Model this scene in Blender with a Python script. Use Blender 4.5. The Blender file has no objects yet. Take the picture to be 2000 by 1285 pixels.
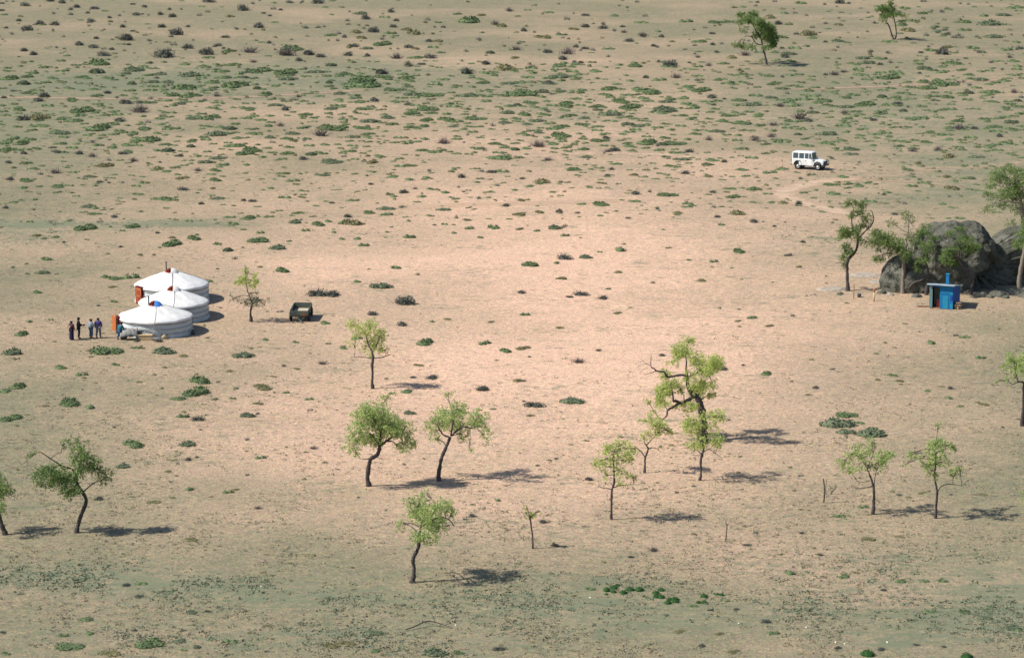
import bpy, bmesh, math, random
import numpy as np
from mathutils import Vector, Matrix, noise as mnoise
R = math.radians
random.seed(7); rng = np.random.default_rng(7)
SC = bpy.context.scene
COL = SC.collection
# ------------------------------------------------------------ camera, sky, sun, exposure
CAM_H = 46.7; FPX = 5700.0; PITCH = math.atan((642.5 + 485) / FPX)
cam = bpy.data.cameras.new('camera'); co = bpy.data.objects.new('camera', cam); COL.objects.link(co)
co.location = (0, 0, CAM_H); co.rotation_euler = (math.pi / 2 - PITCH, 0, 0)
cam.sensor_width = 36; cam.lens = 36 * FPX / 2000; cam.clip_start = 1; cam.clip_end = 12000
SC.camera = co
SUN_EL = R(47); SUN_AZ = R(13)       # shadows fall to the right and a little away
sd = Vector((-math.cos(SUN_AZ) * math.cos(SUN_EL), -math.sin(SUN_AZ) * math.cos(SUN_EL), math.sin(SUN_EL)))
w = bpy.data.worlds.new('World'); SC.world = w; w.use_nodes = True
nt = w.node_tree; bg = nt.nodes['Background']
sky = nt.nodes.new('ShaderNodeTexSky'); sky.sky_type = 'NISHITA'; sky.sun_disc = False
sky.sun_elevation = SUN_EL; sky.sun_rotation = math.atan2(sd.x, sd.y); sky.altitude = 1300
nt.links.new(sky.outputs[0], bg.inputs[0]); bg.inputs[1].default_value = 0.09
sl = bpy.data.lights.new('sun', 'SUN'); so = bpy.data.objects.new('sun', sl); COL.objects.link(so)
sl.energy = 4.2; sl.angle = R(0.5); sl.color = (1, 0.95, 0.86)
so.rotation_euler = sd.to_track_quat('Z', 'Y').to_euler(); so.location = sd * 300
SC.view_settings.view_transform = 'Standard'; SC.view_settings.look = 'None'
SC.view_settings.exposure = 0.66; SC.view_settings.gamma = 1
SC.render.engine = 'CYCLES'; SC.cycles.filter_width = 1.55; SC.cycles.max_bounces = 6

# ------------------------------------------------------------ terrain and pixel -> ground
def H(x, y):
    x = np.asarray(x, float); y = np.asarray(y, float)
    z = 0.16 * np.sin(x / 19 + 0.7) * np.sin(y / 23 + 1.1) + 0.10 * np.sin(x / 8.3 + y / 11.7) + 0.08 * np.sin(y / 7.1 - x / 13 + 2)
    return z * np.clip((y - 60) / 60, 0, 1)
def at(px, py):
    """the point of the ground that the pixel (photo pixels, 2000 wide) shows"""
    a = (px - 1000) / FPX; b = (642.5 - py) / FPX
    c, s = math.cos(PITCH), math.sin(PITCH)
    dx, dy, dz = a, c + b * s, b * c - s
    z = 0.0
    for _ in range(6):
        t = (z - CAM_H) / dz; x, y = dx * t, dy * t; z = float(H(x, y))
    return Vector((x, y, z))
def scl(py): return FPX / ((FPX * CAM_H) / (py + 485.0)) * 0.985      # photo pixels per metre at a ground row
def proj(x, y, z):
    c, s = math.cos(PITCH), math.sin(PITCH); zz = z - CAM_H
    d = y * c - zz * s; u = y * s + zz * c
    return 1000 + FPX * x / d, 642.5 - FPX * u / d

# ------------------------------------------------------------ materials
def mat(name, col, rough=0.9, spec=0.2, var=0.0, vscale=3.0, metal=0.0, bump=0.0, island=0.0, trans=0.0, col2=None):
    m = bpy.data.materials.new(name); m.use_nodes = True
    n = m.node_tree.nodes; l = m.node_tree.links; p = n['Principled BSDF']
    p.inputs['Roughness'].default_value = rough; p.inputs['Specular IOR Level'].default_value = spec
    p.inputs['Metallic'].default_value = metal
    c = n.new('ShaderNodeMix'); c.data_type = 'RGBA'
    d = col2 if col2 else tuple(v * (1 - var) for v in col)
    e = col if col2 else tuple(min(1, v * (1 + var)) for v in col)
    c.inputs[6].default_value = (*d, 1); c.inputs[7].default_value = (*e, 1)
    tc = n.new('ShaderNodeTexCoord'); nz = n.new('ShaderNodeTexNoise')
    nz.inputs['Scale'].default_value = vscale; nz.inputs['Detail'].default_value = 5; nz.inputs['Roughness'].default_value = 0.65
    l.new(tc.outputs['Object'], nz.inputs['Vector'])
    rp = n.new('ShaderNodeMapRange'); rp.inputs[1].default_value = 0.32; rp.inputs[2].default_value = 0.68
    l.new(nz.outputs['Fac'], rp.inputs[0]); f = rp.outputs[0]
    if island:
        g = n.new('ShaderNodeNewGeometry'); mx = n.new('ShaderNodeMix'); mx.inputs[0].default_value = island
        l.new(f, mx.inputs[2]); l.new(g.outputs['Random Per Island'], mx.inputs[3]); f = mx.outputs[0]
    l.new(f, c.inputs[0]); l.new(c.outputs[2], p.inputs['Base Color'])
    if bump:
        b = n.new('ShaderNodeBump'); b.inputs['Strength'].default_value = bump; b.inputs['Distance'].default_value = 0.05
        l.new(nz.outputs['Fac'], b.inputs['Height']); l.new(b.outputs[0], p.inputs['Normal'])
    if trans:
        t = n.new('ShaderNodeBsdfTranslucent'); ms = n.new('ShaderNodeMixShader'); ms.inputs[0].default_value = trans
        l.new(c.outputs[2], t.inputs[0]); l.new(p.outputs[0], ms.inputs[1]); l.new(t.outputs[0], ms.inputs[2])
        l.new(ms.outputs[0], n['Material Output'].inputs[0])
    return m
M = {}
M['leaf_spring'] = mat('leaf_spring', (0.56, 0.61, 0.17), col2=(0.30, 0.39, 0.12), vscale=1.3, island=0.55, trans=0.35, spec=0.25, rough=0.6)
M['leaf_green'] = mat('leaf_green', (0.48, 0.56, 0.19), col2=(0.23, 0.33, 0.11), vscale=1.3, island=0.5, trans=0.35, spec=0.25, rough=0.6)
M['leaf_dark'] = mat('leaf_dark', (0.27, 0.36, 0.11), col2=(0.10, 0.17, 0.06), vscale=1.1, island=0.5, trans=0.3, spec=0.2, rough=0.7)
M['leaf_mid'] = mat('leaf_mid_green', (0.24, 0.32, 0.095), col2=(0.09, 0.16, 0.05), vscale=1.2, island=0.5, trans=0.35, spec=0.25, rough=0.6)
M['leaf_grey'] = mat('leaf_grey', (0.17, 0.20, 0.11), col2=(0.09, 0.12, 0.08), vscale=1.5, island=0.5, trans=0.25)
M['bark'] = mat('bark', (0.10, 0.083, 0.075), col2=(0.04, 0.033, 0.032), vscale=9, bump=0.8)
M['bark_pale'] = mat('bark_pale', (0.27, 0.22, 0.17), col2=(0.12, 0.10, 0.08), vscale=9, bump=0.8)
M['g'] = mat('shrub_green', (0.155, 0.20, 0.09), col2=(0.065, 0.105, 0.05), vscale=2.5, island=0.5, trans=0.12)
M['gd'] = mat('shrub_dull_green', (0.155, 0.18, 0.105), col2=(0.075, 0.10, 0.062), vscale=2.5, island=0.5, trans=0.12)
M['o'] = mat('shrub_olive', (0.22, 0.20, 0.105), col2=(0.12, 0.12, 0.06), vscale=2.5, island=0.5, trans=0.12)
M['d'] = mat('shrub_dark', (0.13, 0.135, 0.11), col2=(0.055, 0.063, 0.055), vscale=2.5, island=0.5, trans=0.05)
M['t'] = mat('shrub_twigs', (0.16, 0.13, 0.125), col2=(0.075, 0.065, 0.065), vscale=2.5, island=0.5)
M['l'] = mat('shrub_lush', (0.05, 0.13, 0.03), col2=(0.012, 0.05, 0.018), vscale=3, island=0.5, trans=0.12)
M['tuft'] = mat('dry_tuft', (0.31, 0.265, 0.18), col2=(0.20, 0.19, 0.125), vscale=0.6, island=0.6, trans=0.1)
M['tuftg'] = mat('blue_green_tuft', (0.16, 0.195, 0.125), col2=(0.10, 0.135, 0.088), vscale=0.6, island=0.6, trans=0.1)

# ------------------------------------------------------------ object helpers
def link(o): COL.objects.link(o); return o
def obj(name, me, m=None, parent=None):
    o = bpy.data.objects.new(name, me); link(o)
    if m is not None and len(me.materials) == 0:
        for q in (m if isinstance(m, (list, tuple)) else [m]): me.materials.append(q)
    if parent is not None: o.parent = parent
    return o
def tag(o, label=None, cat=None, group=None, kind=None):
    if label: o['label'] = label
    if cat: o['category'] = cat
    if group: o['group'] = group
    if kind: o['kind'] = kind
    return o
def thing(name, label, cat, loc, rz=0, group=None):
    o = bpy.data.objects.new(name, None); link(o); o.empty_display_size = 0.3
    o.location = loc; o.rotation_euler = (0, 0, rz); return tag(o, label, cat, group)
class MB:
    """collects shapes into one mesh"""
    def __init__(s): s.v = []; s.f = []; s.mi = []
    def add(s, vs, fs, mi=0):
        b = len(s.v); s.v += [tuple(p) for p in vs]; s.f += [tuple(i + b for i in q) for q in fs]; s.mi += [mi] * len(fs); return s
    def box(s, c, d, rz=0, tx=0, mi=0, taper=1.0, tapy=None):
        cx, cy, cz = c; a, b, h = d[0] / 2, d[1] / 2, d[2] / 2; tapy = taper if tapy is None else tapy
        vs = [Vector((x * (taper if z > 0 else 1), y * (tapy if z > 0 else 1), z)) for z in (-h, h) for x, y in ((-a, -b), (a, -b), (a, b), (-a, b))]
        m = Matrix.Rotation(rz, 3, 'Z') @ Matrix.Rotation(tx, 3, 'X')
        return s.add([m @ v + Vector(c) for v in vs], [(3, 2, 1, 0), (4, 5, 6, 7), (0, 1, 5, 4), (1, 2, 6, 5), (2, 3, 7, 6), (3, 0, 4, 7)], mi)
    def prism(s, pts, y0, y1, mi=0, inset=0.0):
        """profile in x,z extruded along y"""
        n = len(pts); vs = [(x, y0, z) for x, z in pts] + [(x, y1, z) for x, z in pts]
        fs = [tuple(range(n)), tuple(range(2 * n - 1, n - 1, -1))] + [(i, i + n, (i + 1) % n + n, (i + 1) % n) for i in range(n)]
        return s.add(vs, fs, mi)
    def tube(s, pts, n=7, mi=0, cap=True):
        """pts: (Vector, radius)"""
        P = [Vector(p) for p, _ in pts]; vs = []; fs = []
        for i, (p, r) in enumerate(pts):
            t = (P[min(i + 1, len(P) - 1)] - P[max(i - 1, 0)]).normalized()
            a = t.cross(Vector((0.3, 1, 0.1))).normalized(); b = t.cross(a)
            for k in range(n):
                q = 2 * math.pi * k / n; vs.append(P[i] + a * (r * math.cos(q)) + b * (r * math.sin(q)))
        for i in range(len(P) - 1):
            for k in range(n):
                k2 = (k + 1) % n; fs.append((i * n + k, i * n + k2, (i + 1) * n + k2, (i + 1) * n + k))
        if cap: fs += [tuple(range(n - 1, -1, -1)), tuple((len(P) - 1) * n + k for k in range(n))]
        return s.add(vs, fs, mi)
    def lathe(s, prof, n=32, c=(0, 0, 0), axis='Z', mi=0, a0=0, a1=2 * math.pi):
        full = abs(a1 - a0 - 2 * math.pi) < 1e-6; k = n if full else n + 1; vs = []; fs = []
        for r, z in prof:
            for i in range(k):
                q = a0 + (a1 - a0) * i / n; v = (r * math.cos(q), r * math.sin(q), z)
                if axis == 'Y': v = (v[0], v[2], v[1])
                vs.append((v[0] + c[0], v[1] + c[1], v[2] + c[2]))
        for j in range(len(prof) - 1):
            for i in range(n):
                i2 = (i + 1) % k; fs.append((j * k + i, j * k + i2, (j + 1) * k + i2, (j + 1) * k + i))
        return s.add(vs, fs, mi)
    def mesh(s, name, smooth=False):
        me = bpy.data.meshes.new(name); me.from_pydata(s.v, [], s.f)
        if any(s.mi): me.polygons.foreach_set('material_index', s.mi)
        if smooth: me.polygons.foreach_set('use_smooth', [True] * len(s.f))
        me.validate(); me.update(); return me
    def build(s, name, m, parent=None, smooth=False, bevel=0.0):
        o = obj(name, s.mesh(name, smooth), m, parent)
        if bevel:
            b = o.modifiers.new('bevel', 'BEVEL'); b.width = bevel; b.segments = 2; b.limit_method = 'ANGLE'
        return o
def spline(pts, sub=3):
    """Catmull-Rom through (Vector, radius) pairs"""
    out = []; n = len(pts)
    for i in range(n - 1):
        p0, p1, p2, p3 = (pts[max(i - 1, 0)], pts[i], pts[i + 1], pts[min(i + 2, n - 1)])
        for k in range(sub):
            t = k / sub; a = []
            for j in range(4):
                g = (lambda q: (q[0][j] if j < 3 else q[1]))
                a.append(0.5 * ((2 * g(p1)) + (-g(p0) + g(p2)) * t + (2 * g(p0) - 5 * g(p1) + 4 * g(p2) - g(p3)) * t * t + (-g(p0) + 3 * g(p1) - 3 * g(p2) + g(p3)) * t ** 3))
            out.append((Vector(a[:3]), max(a[3], 0.002)))
    out.append((Vector(pts[-1][0]), pts[-1][1])); return out
def quads_mesh(name, C, S, asp=0.6, up=0.0):
    """many leaf faces: centres C (n,3), sizes S (n)"""
    n = len(C); u = rng.normal(size=(n, 3)); u[:, 2] += up; u /= np.linalg.norm(u, axis=1)[:, None]
    t = rng.normal(size=(n, 3)); v = np.cross(u, t); v /= np.linalg.norm(v, axis=1)[:, None]
    a = u * (S * 0.5)[:, None]; b = v * (S * 0.5 * asp)[:, None]
    V = np.stack([C - a, C + b, C + a, C - b], 1).reshape(-1, 3)
    return V, np.arange(4 * n).reshape(-1, 4)
def np_mesh(name, V, F):
    """V (n,3), F (m,k) arrays"""
    me = bpy.data.meshes.new(name); k = F.shape[1]
    me.vertices.add(len(V)); me.vertices.foreach_set('co', np.ascontiguousarray(V, dtype=np.float32).ravel())
    me.loops.add(F.size); me.loops.foreach_set('vertex_index', F.astype(np.int32).ravel())
    me.polygons.add(len(F)); me.polygons.foreach_set('loop_start', np.arange(0, F.size, k, dtype=np.int32))
    me.polygons.foreach_set('loop_total', np.full(len(F), k, dtype=np.int32))
    me.update(calc_edges=True); return me
GROUND_IN = (0.585, 0.385, 0.277); GROUND_OUT = (0.176, 0.163, 0.103)  # middle and edge soil tones; edge darkened further as a painted vignette

# ------------------------------------------------------------ ground
VEG = [(300, 160, 420, 34, .55), (700, 150, 300, 40, .45), (1050, 210, 350, 55, .35), (1700, 210, 330, 90, .45), (60, 250, 300, 110, .45),
       (120, 438, 260, 9, 1.0), (380, 436, 130, 9, .5), (60, 460, 120, 18, .45), (110, 1125, 230, 24, .8), (330, 1145, 230, 26, .6), (620, 1165, 260, 26, .55), (1000, 1180, 260, 32, .4),
       (1400, 1205, 330, 36, .5), (1750, 1120, 260, 60, .35), (1960, 1170, 110, 60, .7), (1850, 1230, 250, 50, .45), (250, 1240, 320, 30, .4), (800, 1245, 300, 30, .4),
       (1880, 330, 170, 60, .45), (1650, 475, 180, 26, .4), (1200, 1140, 260, 20, .3), (1650, 340, 120, 10, .35), (1750, 385, 200, 30, .3)]
def veg_at(px, py):
    v = np.zeros_like(px)
    for cx, cy, sx, sy, a in VEG: v += a * np.exp(-((px - cx) / sx) ** 2 - ((py - cy) / sy) ** 2)
    return v
def grade(a, b, s): return list(np.arange(a, b, s))
gx = [-6000, -3000, -1500, -800, -450, -280, -200, -160] + grade(-135, 135.1, 1.5) + [160, 200, 280, 450, 800, 1500, 3000, 6000]
gy = [-3000, -800, -200, 0, 60, 100] + grade(125, 300, 1.2) + grade(300, 620, 2.5) + [640, 680, 740, 850, 1100, 1600, 2600, 4500, 9000]
GX, GY = np.meshgrid(np.array(gx, float), np.array(gy, float)); GZ = H(GX, GY)
nx, ny = len(gx), len(gy)
V = np.stack([GX.ravel(), GY.ravel(), GZ.ravel()], 1)
ii = np.arange(nx * ny).reshape(ny, nx)
F = np.stack([ii[:-1, :-1].ravel(), ii[:-1, 1:].ravel(), ii[1:, 1:].ravel(), ii[1:, :-1].ravel()], 1)
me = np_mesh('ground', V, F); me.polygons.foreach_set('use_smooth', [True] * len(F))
PX, PY = proj(V[:, 0], np.maximum(V[:, 1], 100), V[:, 2])
veg = veg_at(PX, PY); veg[V[:, 1] < 100] = 0.3
sand_vignette = np.exp(-(np.abs((PX - 1060) / 730)) ** 2.0 - (np.abs((PY - 640) / 410)) ** 2.2)  # brighter middle, darker edges: partly real sand, partly vignette painted into the colour
for nm, arr in (('veg', veg), ('sand_vignette', sand_vignette)):
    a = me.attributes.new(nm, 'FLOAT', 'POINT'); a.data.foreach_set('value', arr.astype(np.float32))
gm = bpy.data.materials.new('steppe_ground'); gm.use_nodes = True
n = gm.node_tree.nodes; l = gm.node_tree.links; P = n['Principled BSDF']; P.inputs['Roughness'].default_value = 0.95; P.inputs['Specular IOR Level'].default_value = 0.1
tc = n.new('ShaderNodeTexCoord')
def NZ(scale, det=4, rough=0.6, stretch=None):
    z = n.new('ShaderNodeTexNoise'); z.inputs['Scale'].default_value = scale; z.inputs['Detail'].default_value = det; z.inputs['Roughness'].default_value = rough
    if stretch:
        mp = n.new('ShaderNodeMapping'); mp.inputs['Scale'].default_value = stretch; l.new(tc.outputs['Object'], mp.inputs[0]); l.new(mp.outputs[0], z.inputs['Vector'])
    else: l.new(tc.outputs['Object'], z.inputs['Vector'])
    return z.outputs['Fac']
def MR(s, a, b, c=0.0, d=1.0):
    r = n.new('ShaderNodeMapRange'); 
    for i, q in enumerate((a, b, c, d)): r.inputs[i + 1].default_value = q
    l.new(s, r.inputs[0]); return r.outputs[0]
def MX(f, a, b, blend='MIX'):
    m = n.new('ShaderNodeMix'); m.data_type = 'RGBA'; m.blend_type = blend
    for i, q in ((0, f), (6, a), (7, b)):
        if isinstance(q, tuple): m.inputs[i].default_value = (*q, 1)
        elif isinstance(q, float): m.inputs[i].default_value = q
        else: l.new(q, m.inputs[i])
    return m.outputs[2]
def MA(op, a, b=None):
    m = n.new('ShaderNodeMath'); m.operation = op
    for i, q in enumerate((a, b)):
        if q is None: continue
        if isinstance(q, (int, float)): m.inputs[i].default_value = q
        else: l.new(q, m.inputs[i])
    return m.outputs[0]
def AT(nm): a = n.new('ShaderNodeAttribute'); a.attribute_name = nm; return a.outputs['Fac']
sd_a = AT('sand_vignette'); vg = AT('veg')
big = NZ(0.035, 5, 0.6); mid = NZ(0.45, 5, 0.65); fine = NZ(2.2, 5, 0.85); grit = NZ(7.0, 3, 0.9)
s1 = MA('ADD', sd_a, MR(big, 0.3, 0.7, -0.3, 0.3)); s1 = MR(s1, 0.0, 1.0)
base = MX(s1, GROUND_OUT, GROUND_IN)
base = MX(MR(mid, 0.35, 0.7), base, MX(0.35, base, (0.36, 0.27, 0.18)))
# yellowish and pinkish grains of gravel
base = MX(MR(fine, 0.38, 0.62), MX(1.0, base, (0.76, 0.79, 0.82), 'MULTIPLY'), MX(1.0, base, (1.20, 1.17, 1.12), 'MULTIPLY'))
base = MX(MR(grit, 0.36, 0.64), MX(1.0, base, (0.58, 0.61, 0.66), 'MULTIPLY'), MX(1.0, base, (1.42, 1.38, 1.32), 'MULTIPLY'))
# single warm, yellow and grey stones
zc = n.new('ShaderNodeTexNoise'); zc.inputs['Scale'].default_value = 4.0; zc.inputs['Detail'].default_value = 3; zc.inputs['Roughness'].default_value = 0.9; l.new(tc.outputs['Object'], zc.inputs['Vector'])
base = MX(0.42, base, MX(1.0, base, MX(1.0, zc.outputs['Color'], (2.0, 2.0, 2.0), 'MULTIPLY'), 'MULTIPLY'))
# low dry growth between the stones
inv = MR(s1, 0.0, 1.0, 0.06, -0.045)
spk = MA('ADD', MA('ADD', NZ(0.75, 6, 0.72, (1, 0.75, 1)), inv), MA('MULTIPLY', vg, 0.10))
sp = MR(spk, 0.60, 0.68, 0.0, 0.6)
base = MX(sp, base, (0.215, 0.195, 0.125))
gv = MA('ADD', MA('ADD', MA('MULTIPLY', NZ(0.22, 4, 0.6, (0.5, 1.3, 1)), 0.3), MA('MULTIPLY', NZ(1.3, 7, 0.82, (0.55, 1.0, 1)), 0.7)), MA('MULTIPLY', vg, 0.13))
gf = MR(gv, 0.545, 0.615, 0.0, 0.8)
base = MX(gf, base, (0.135, 0.155, 0.095))
base = MX(MA('MULTIPLY', MR(vg, 0.1, 1.1), MR(NZ(1.9, 6, 0.8, (0.5, 1.0, 1)), 0.42, 0.6, 0.1, 0.62)), base, (0.165, 0.18, 0.115))
l.new(base, P.inputs['Base Color'])
bp = n.new('ShaderNodeBump'); bp.inputs['Strength'].default_value = 0.5; bp.inputs['Distance'].default_value = 0.12
l.new(MA('ADD', fine, MA('MULTIPLY', mid, 1.5)), bp.inputs['Height']); l.new(bp.outputs[0], P.inputs['Normal'])
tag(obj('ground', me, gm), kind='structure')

# ------------------------------------------------------------ dirt tracks
def track_mat(nm, col):
    m = bpy.data.materials.new(nm); m.use_nodes = True; n = m.node_tree.nodes; l = m.node_tree.links; p = n['Principled BSDF']
    p.inputs['Roughness'].default_value = 0.95; p.inputs['Specular IOR Level'].default_value = 0.1
    t = n.new('ShaderNodeTexCoord'); z = n.new('ShaderNodeTexNoise'); z.inputs['Scale'].default_value = 3; z.inputs['Detail'].default_value = 5; z.inputs['Roughness'].default_value = 0.75
    l.new(t.outputs['Object'], z.inputs['Vector'])
    c = n.new('ShaderNodeMix'); c.data_type = 'RGBA'; c.inputs[6].default_value = (*[v * 0.8 for v in col], 1); c.inputs[7].default_value = (*[v * 1.18 for v in col], 1)
    l.new(z.outputs['Fac'], c.inputs[0]); l.new(c.outputs[2], p.inputs['Base Color'])
    a = n.new('ShaderNodeAttribute'); a.attribute_name = 'cover'; s = n.new('ShaderNodeMath'); s.operation = 'ADD'; l.new(a.outputs['Fac'], s.inputs[0])
    z2 = n.new('ShaderNodeTexNoise'); z2.inputs['Scale'].default_value = 0.8; z2.inputs['Detail'].default_value = 5; l.new(t.outputs['Object'], z2.inputs['Vector'])
    l.new(z2.outputs['Fac'], s.inputs[1]); r = n.new('ShaderNodeMapRange'); r.inputs[1].default_value = 0.6; r.inputs[2].default_value = 1.15; r.inputs[4].default_value = 0.85
    l.new(s.outputs[0], r.inputs[0]); l.new(r.outputs[0], p.inputs['Alpha']); return m
def track(pts, width, m, strength=1.0):
    P = spline([(at(x, y), 0) for x, y in pts], 10); vs = []; fs = []; cv = []; K = 7
    for i, (p, _) in enumerate(P):
        t = (P[min(i + 1, len(P) - 1)][0] - P[max(i - 1, 0)][0]); t.z = 0; t.normalize(); s = Vector((-t.y, t.x, 0))
        e = min(1, i / 6, (len(P) - 1 - i) / 6)
        for k in range(K):
            u = k / (K - 1) * 2 - 1; q = p + s * (u * width * 0.8); vs.append((q.x, q.y, float(H(q.x, q.y)) + 0.02)); cv.append((1 - abs(u) ** 2) * 0.7 * e * strength)
    for i in range(len(P) - 1):
        for k in range(K - 1): fs.append((i * K + k, i * K + k + 1, (i + 1) * K + k + 1, (i + 1) * K + k))
    me = bpy.data.meshes.new('dirt_track'); me.from_pydata(vs, [], fs); a = me.attributes.new('cover', 'FLOAT', 'POINT'); a.data.foreach_set('value', cv)
    tag(obj('dirt_track', me, m), kind='structure')
tm = track_mat('track_sand', (0.53, 0.385, 0.27)); tm2 = track_mat('track_red', (0.36, 0.265, 0.185))
track([(2120, 305), (2000, 318), (1880, 329), (1760, 340), (1680, 347), (1620, 354)], 2.6, tm, 0.45)
track([(1690, 345), (1640, 351), (1590, 358), (1545, 368), (1528, 379), (1545, 391), (1590, 402), (1640, 413), (1700, 428)], 2.8, tm, 0.9)
track([(1900, 325), (1760, 333), (1650, 338), (1590, 335), (1480, 330), (1380, 335)], 2.2, tm, 0.5)
track([(-60, 189), (60, 191), (200, 193), (340, 192), (480, 190), (620, 182), (760, 175)], 2.2, tm2, 0.9)
track([(1520, 178), (1640, 172), (1750, 168), (1880, 160), (2050, 152)], 2.2, tm2, 0.9)
track([(900, 316), (1000, 308), (1150, 300), (1300, 303), (1450, 318)], 2.6, tm, 0.7)
track([(1690, 350), (1740, 354), (1800, 358), (1850, 362), (1905, 370)], 0.8, tm2, 0.9)
track([(560, 420), (700, 410), (860, 402), (1050, 396), (1250, 392)], 2.4, tm, 0.6)

# ------------------------------------------------------------ trees
def tree(name, label, base, stems, clumps, leaf='leaf_spring', bark='bark', ls=0.10, dead=(), group=None, cat='tree', under=None, dens=1.0, crown='crown'):
    """stems, dead: lists of [(px,py,r_px)...]; clumps: (px,py,rx,ry,density). Depth is added so that the tree is round."""
    bx, by = base; g = at(bx, by); s = scl(by); rr = random.Random(int(bx * 7 + by))
    root = thing(name, label, cat, g, 0, group)
    def W(x, y): return ((x - bx) / s, (by - y) / s)
    ext = max([abs(c[0] - bx) + c[2] for c in clumps] + [10]) / s
    paths = []; MT = MB()
    for gi, (grp, mb) in enumerate(((stems, MT), (dead, None))):
        for si, st in enumerate(grp):
            X0, Z0 = W(st[0][0], st[0][1]); y0 = 0.0
            if paths:
                best = min(((X0 - q[0].x) ** 2 + (Z0 - q[0].z) ** 2, k) for k, q in enumerate(sum(paths, [])))
                if best[0] < 0.6 ** 2: y0 = sum(paths, [])[best[1]][0].y
            slope = rr.uniform(0.35, 0.9) * rr.choice((-1, 1)) if (paths or gi) else rr.uniform(-.12, .12)
            pts = []; ln = 0; last = None
            for j, (x, y, r) in enumerate(st):
                X, Z = W(x, y)
                if last: ln += math.hypot(X - last[0], Z - last[1]) * (0.55 + 0.25 * math.sin(j * 1.7 + si))
                last = (X, Z); pts.append((Vector((X, y0 + slope * ln, Z)), r / s * 0.92))
            if si == 0 and gi == 0:
                p0, r0 = pts[0]; pts = [(p0 - Vector((0, 0, 0.25)), r0 * 1.25), (p0 + Vector((0, 0, 0.03)), r0)] + pts[1:]
            q = [(v_ + Vector((rr.uniform(-1, 1), rr.uniform(-1, 1), 0)) * r_ * .12, r_ * rr.uniform(.84, 1.2)) for v_, r_ in spline(pts, 4)]; paths.append(q)
            if gi: MB().tube(q, 6).build('dead_branch', M[bark], root, smooth=True)
            else: mb.tube(q, 8 if si == 0 else 6)
    allp = sum(paths, [])
    C = []; S = []; C2 = []; S2 = []
    for (cx, cy, rx, ry, dn) in clumps:
        X, Z = W(cx, cy); a, b = rx / s, ry / s
        k = min(range(len(allp)), key=lambda i: (allp[i][0].x - X) ** 2 + (allp[i][0].z - Z) ** 2 + (0.3 if allp[i][0].z > Z + 0.2 else 0) - 0.02 * i / len(allp))
        q = allp[k][0]; dist = math.hypot(q.x - X, q.z - Z)
        Y = q.y + rr.gauss(0, 0.4) * dist + rr.uniform(-0.55, 0.55) * ext * math.sqrt(max(.15, 1 - ((cx - bx) / s / ext) ** 2))
        c = Vector((X, Y, Z)); dpt = max(a, b) * 0.9
        # a limb that carries the clump, and twigs spreading inside it
        r0 = min(allp[k][1] * 0.6, 0.035 + 0.01 * dist)
        mid_ = q.lerp(c, 0.5) + Vector((rr.uniform(-.1, .1), rr.uniform(-.1, .1), 0.12 * dist))
        limb = spline([(q, max(r0, .02)), (mid_, max(r0 * .7, .015)), (c, 0.011)], 3); MT.tube(limb, 5)
        tw = []
        for _ in range(5):
            d = Vector((rr.gauss(0, 1) * a, rr.gauss(0, 1) * dpt, rr.gauss(0.2, 1) * b)) * 0.55
            e = c + d; MT.tube([(limb[3][0], .011), (c.lerp(e, .5) + Vector((0, 0, .05)), .008), (e, .005)], 4, cap=False); tw.append(e)
        area = math.pi * a * b; N = int((dn + .12) * dens * area * 4.8 / (0.5 * ls * ls)); ns = max(3, N // 11)
        o = rng.normal(size=(ns, 3)); o /= np.linalg.norm(o, axis=1)[:, None]; o *= (rng.random(ns) ** 0.42)[:, None]
        drp = rng.normal(size=(ns, 3)) * 0.6 + o * 0.9 + np.array([0, 0, -0.25])
        drp /= np.linalg.norm(drp, axis=1)[:, None]
        sc = o * np.array([a, dpt, b]) * 0.95 + np.array(c)
        idx = rng.integers(0, ns, N); L = rng.uniform(0.0, 0.34, N) * min(1.0, 1.2 * (a + b))
        pc = sc[idx] + drp[idx] * L[:, None] + rng.normal(size=(N, 3)) * 0.045
        (C2 if under and cy > under else C).append(pc); (S2 if under and cy > under else S).append(rng.uniform(0.6, 1.35, N) * ls)
    MT.build('trunk', M[bark], root, smooth=True)
    for (cc, ss, lf) in ((C, S, leaf), (C2, S2, 'leaf_grey')):
        if cc:
            V_, F_ = quads_mesh(crown, np.concatenate(cc), np.concatenate(ss), 0.6)
            obj(crown, np_mesh(crown, V_, F_), M[lf], root)
    return root

tree('elm_tree', 'leaning tree with bent trunk at lower left, long bare limb pointing up left', (150, 1040),
     [[(149.5, 1040, 5.8), (153, 1024, 4.6), (162, 999, 4.2), (170, 979, 4), (169, 966, 3.8), (159, 949, 3.2), (153, 934, 3), (153, 921, 2.3), (144, 909, 1.8)],
      [(153, 925, 1.8), (160, 905, 1.4), (166, 885, 1), (168, 868, .8)], [(150, 937, 1.6), (135, 932, 1.2), (118, 928, 1), (100, 925, .7)]],
     [(110, 905, 22, 14, 1.2), (85, 918, 18, 12, .8), (130, 925, 28, 14, 1.5), (105, 935, 28, 12, 1), (145, 945, 20, 13, 1.4), (140, 958, 16, 8, .7), (75, 945, 12, 8, .5), (165, 875, 22, 20, 1.1), (185, 895, 20, 18, 1.1),
      (213, 915, 14, 14, .8), (205, 933, 12, 10, .4), (160, 852, 18, 8, .4), (135, 855, 12, 10, .5), (78, 872, 14, 8, .35), (165, 905, 22, 13, 1)],
     leaf='leaf_dark', dead=[[(144, 909, 1.9), (127, 901, 1.8), (118, 893, 1.6), (107, 885, 1.3), (95, 873, 1), (88, 868, .7)], [(107, 885, 1), (118, 876, .7), (127, 874, .5)]])
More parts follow.
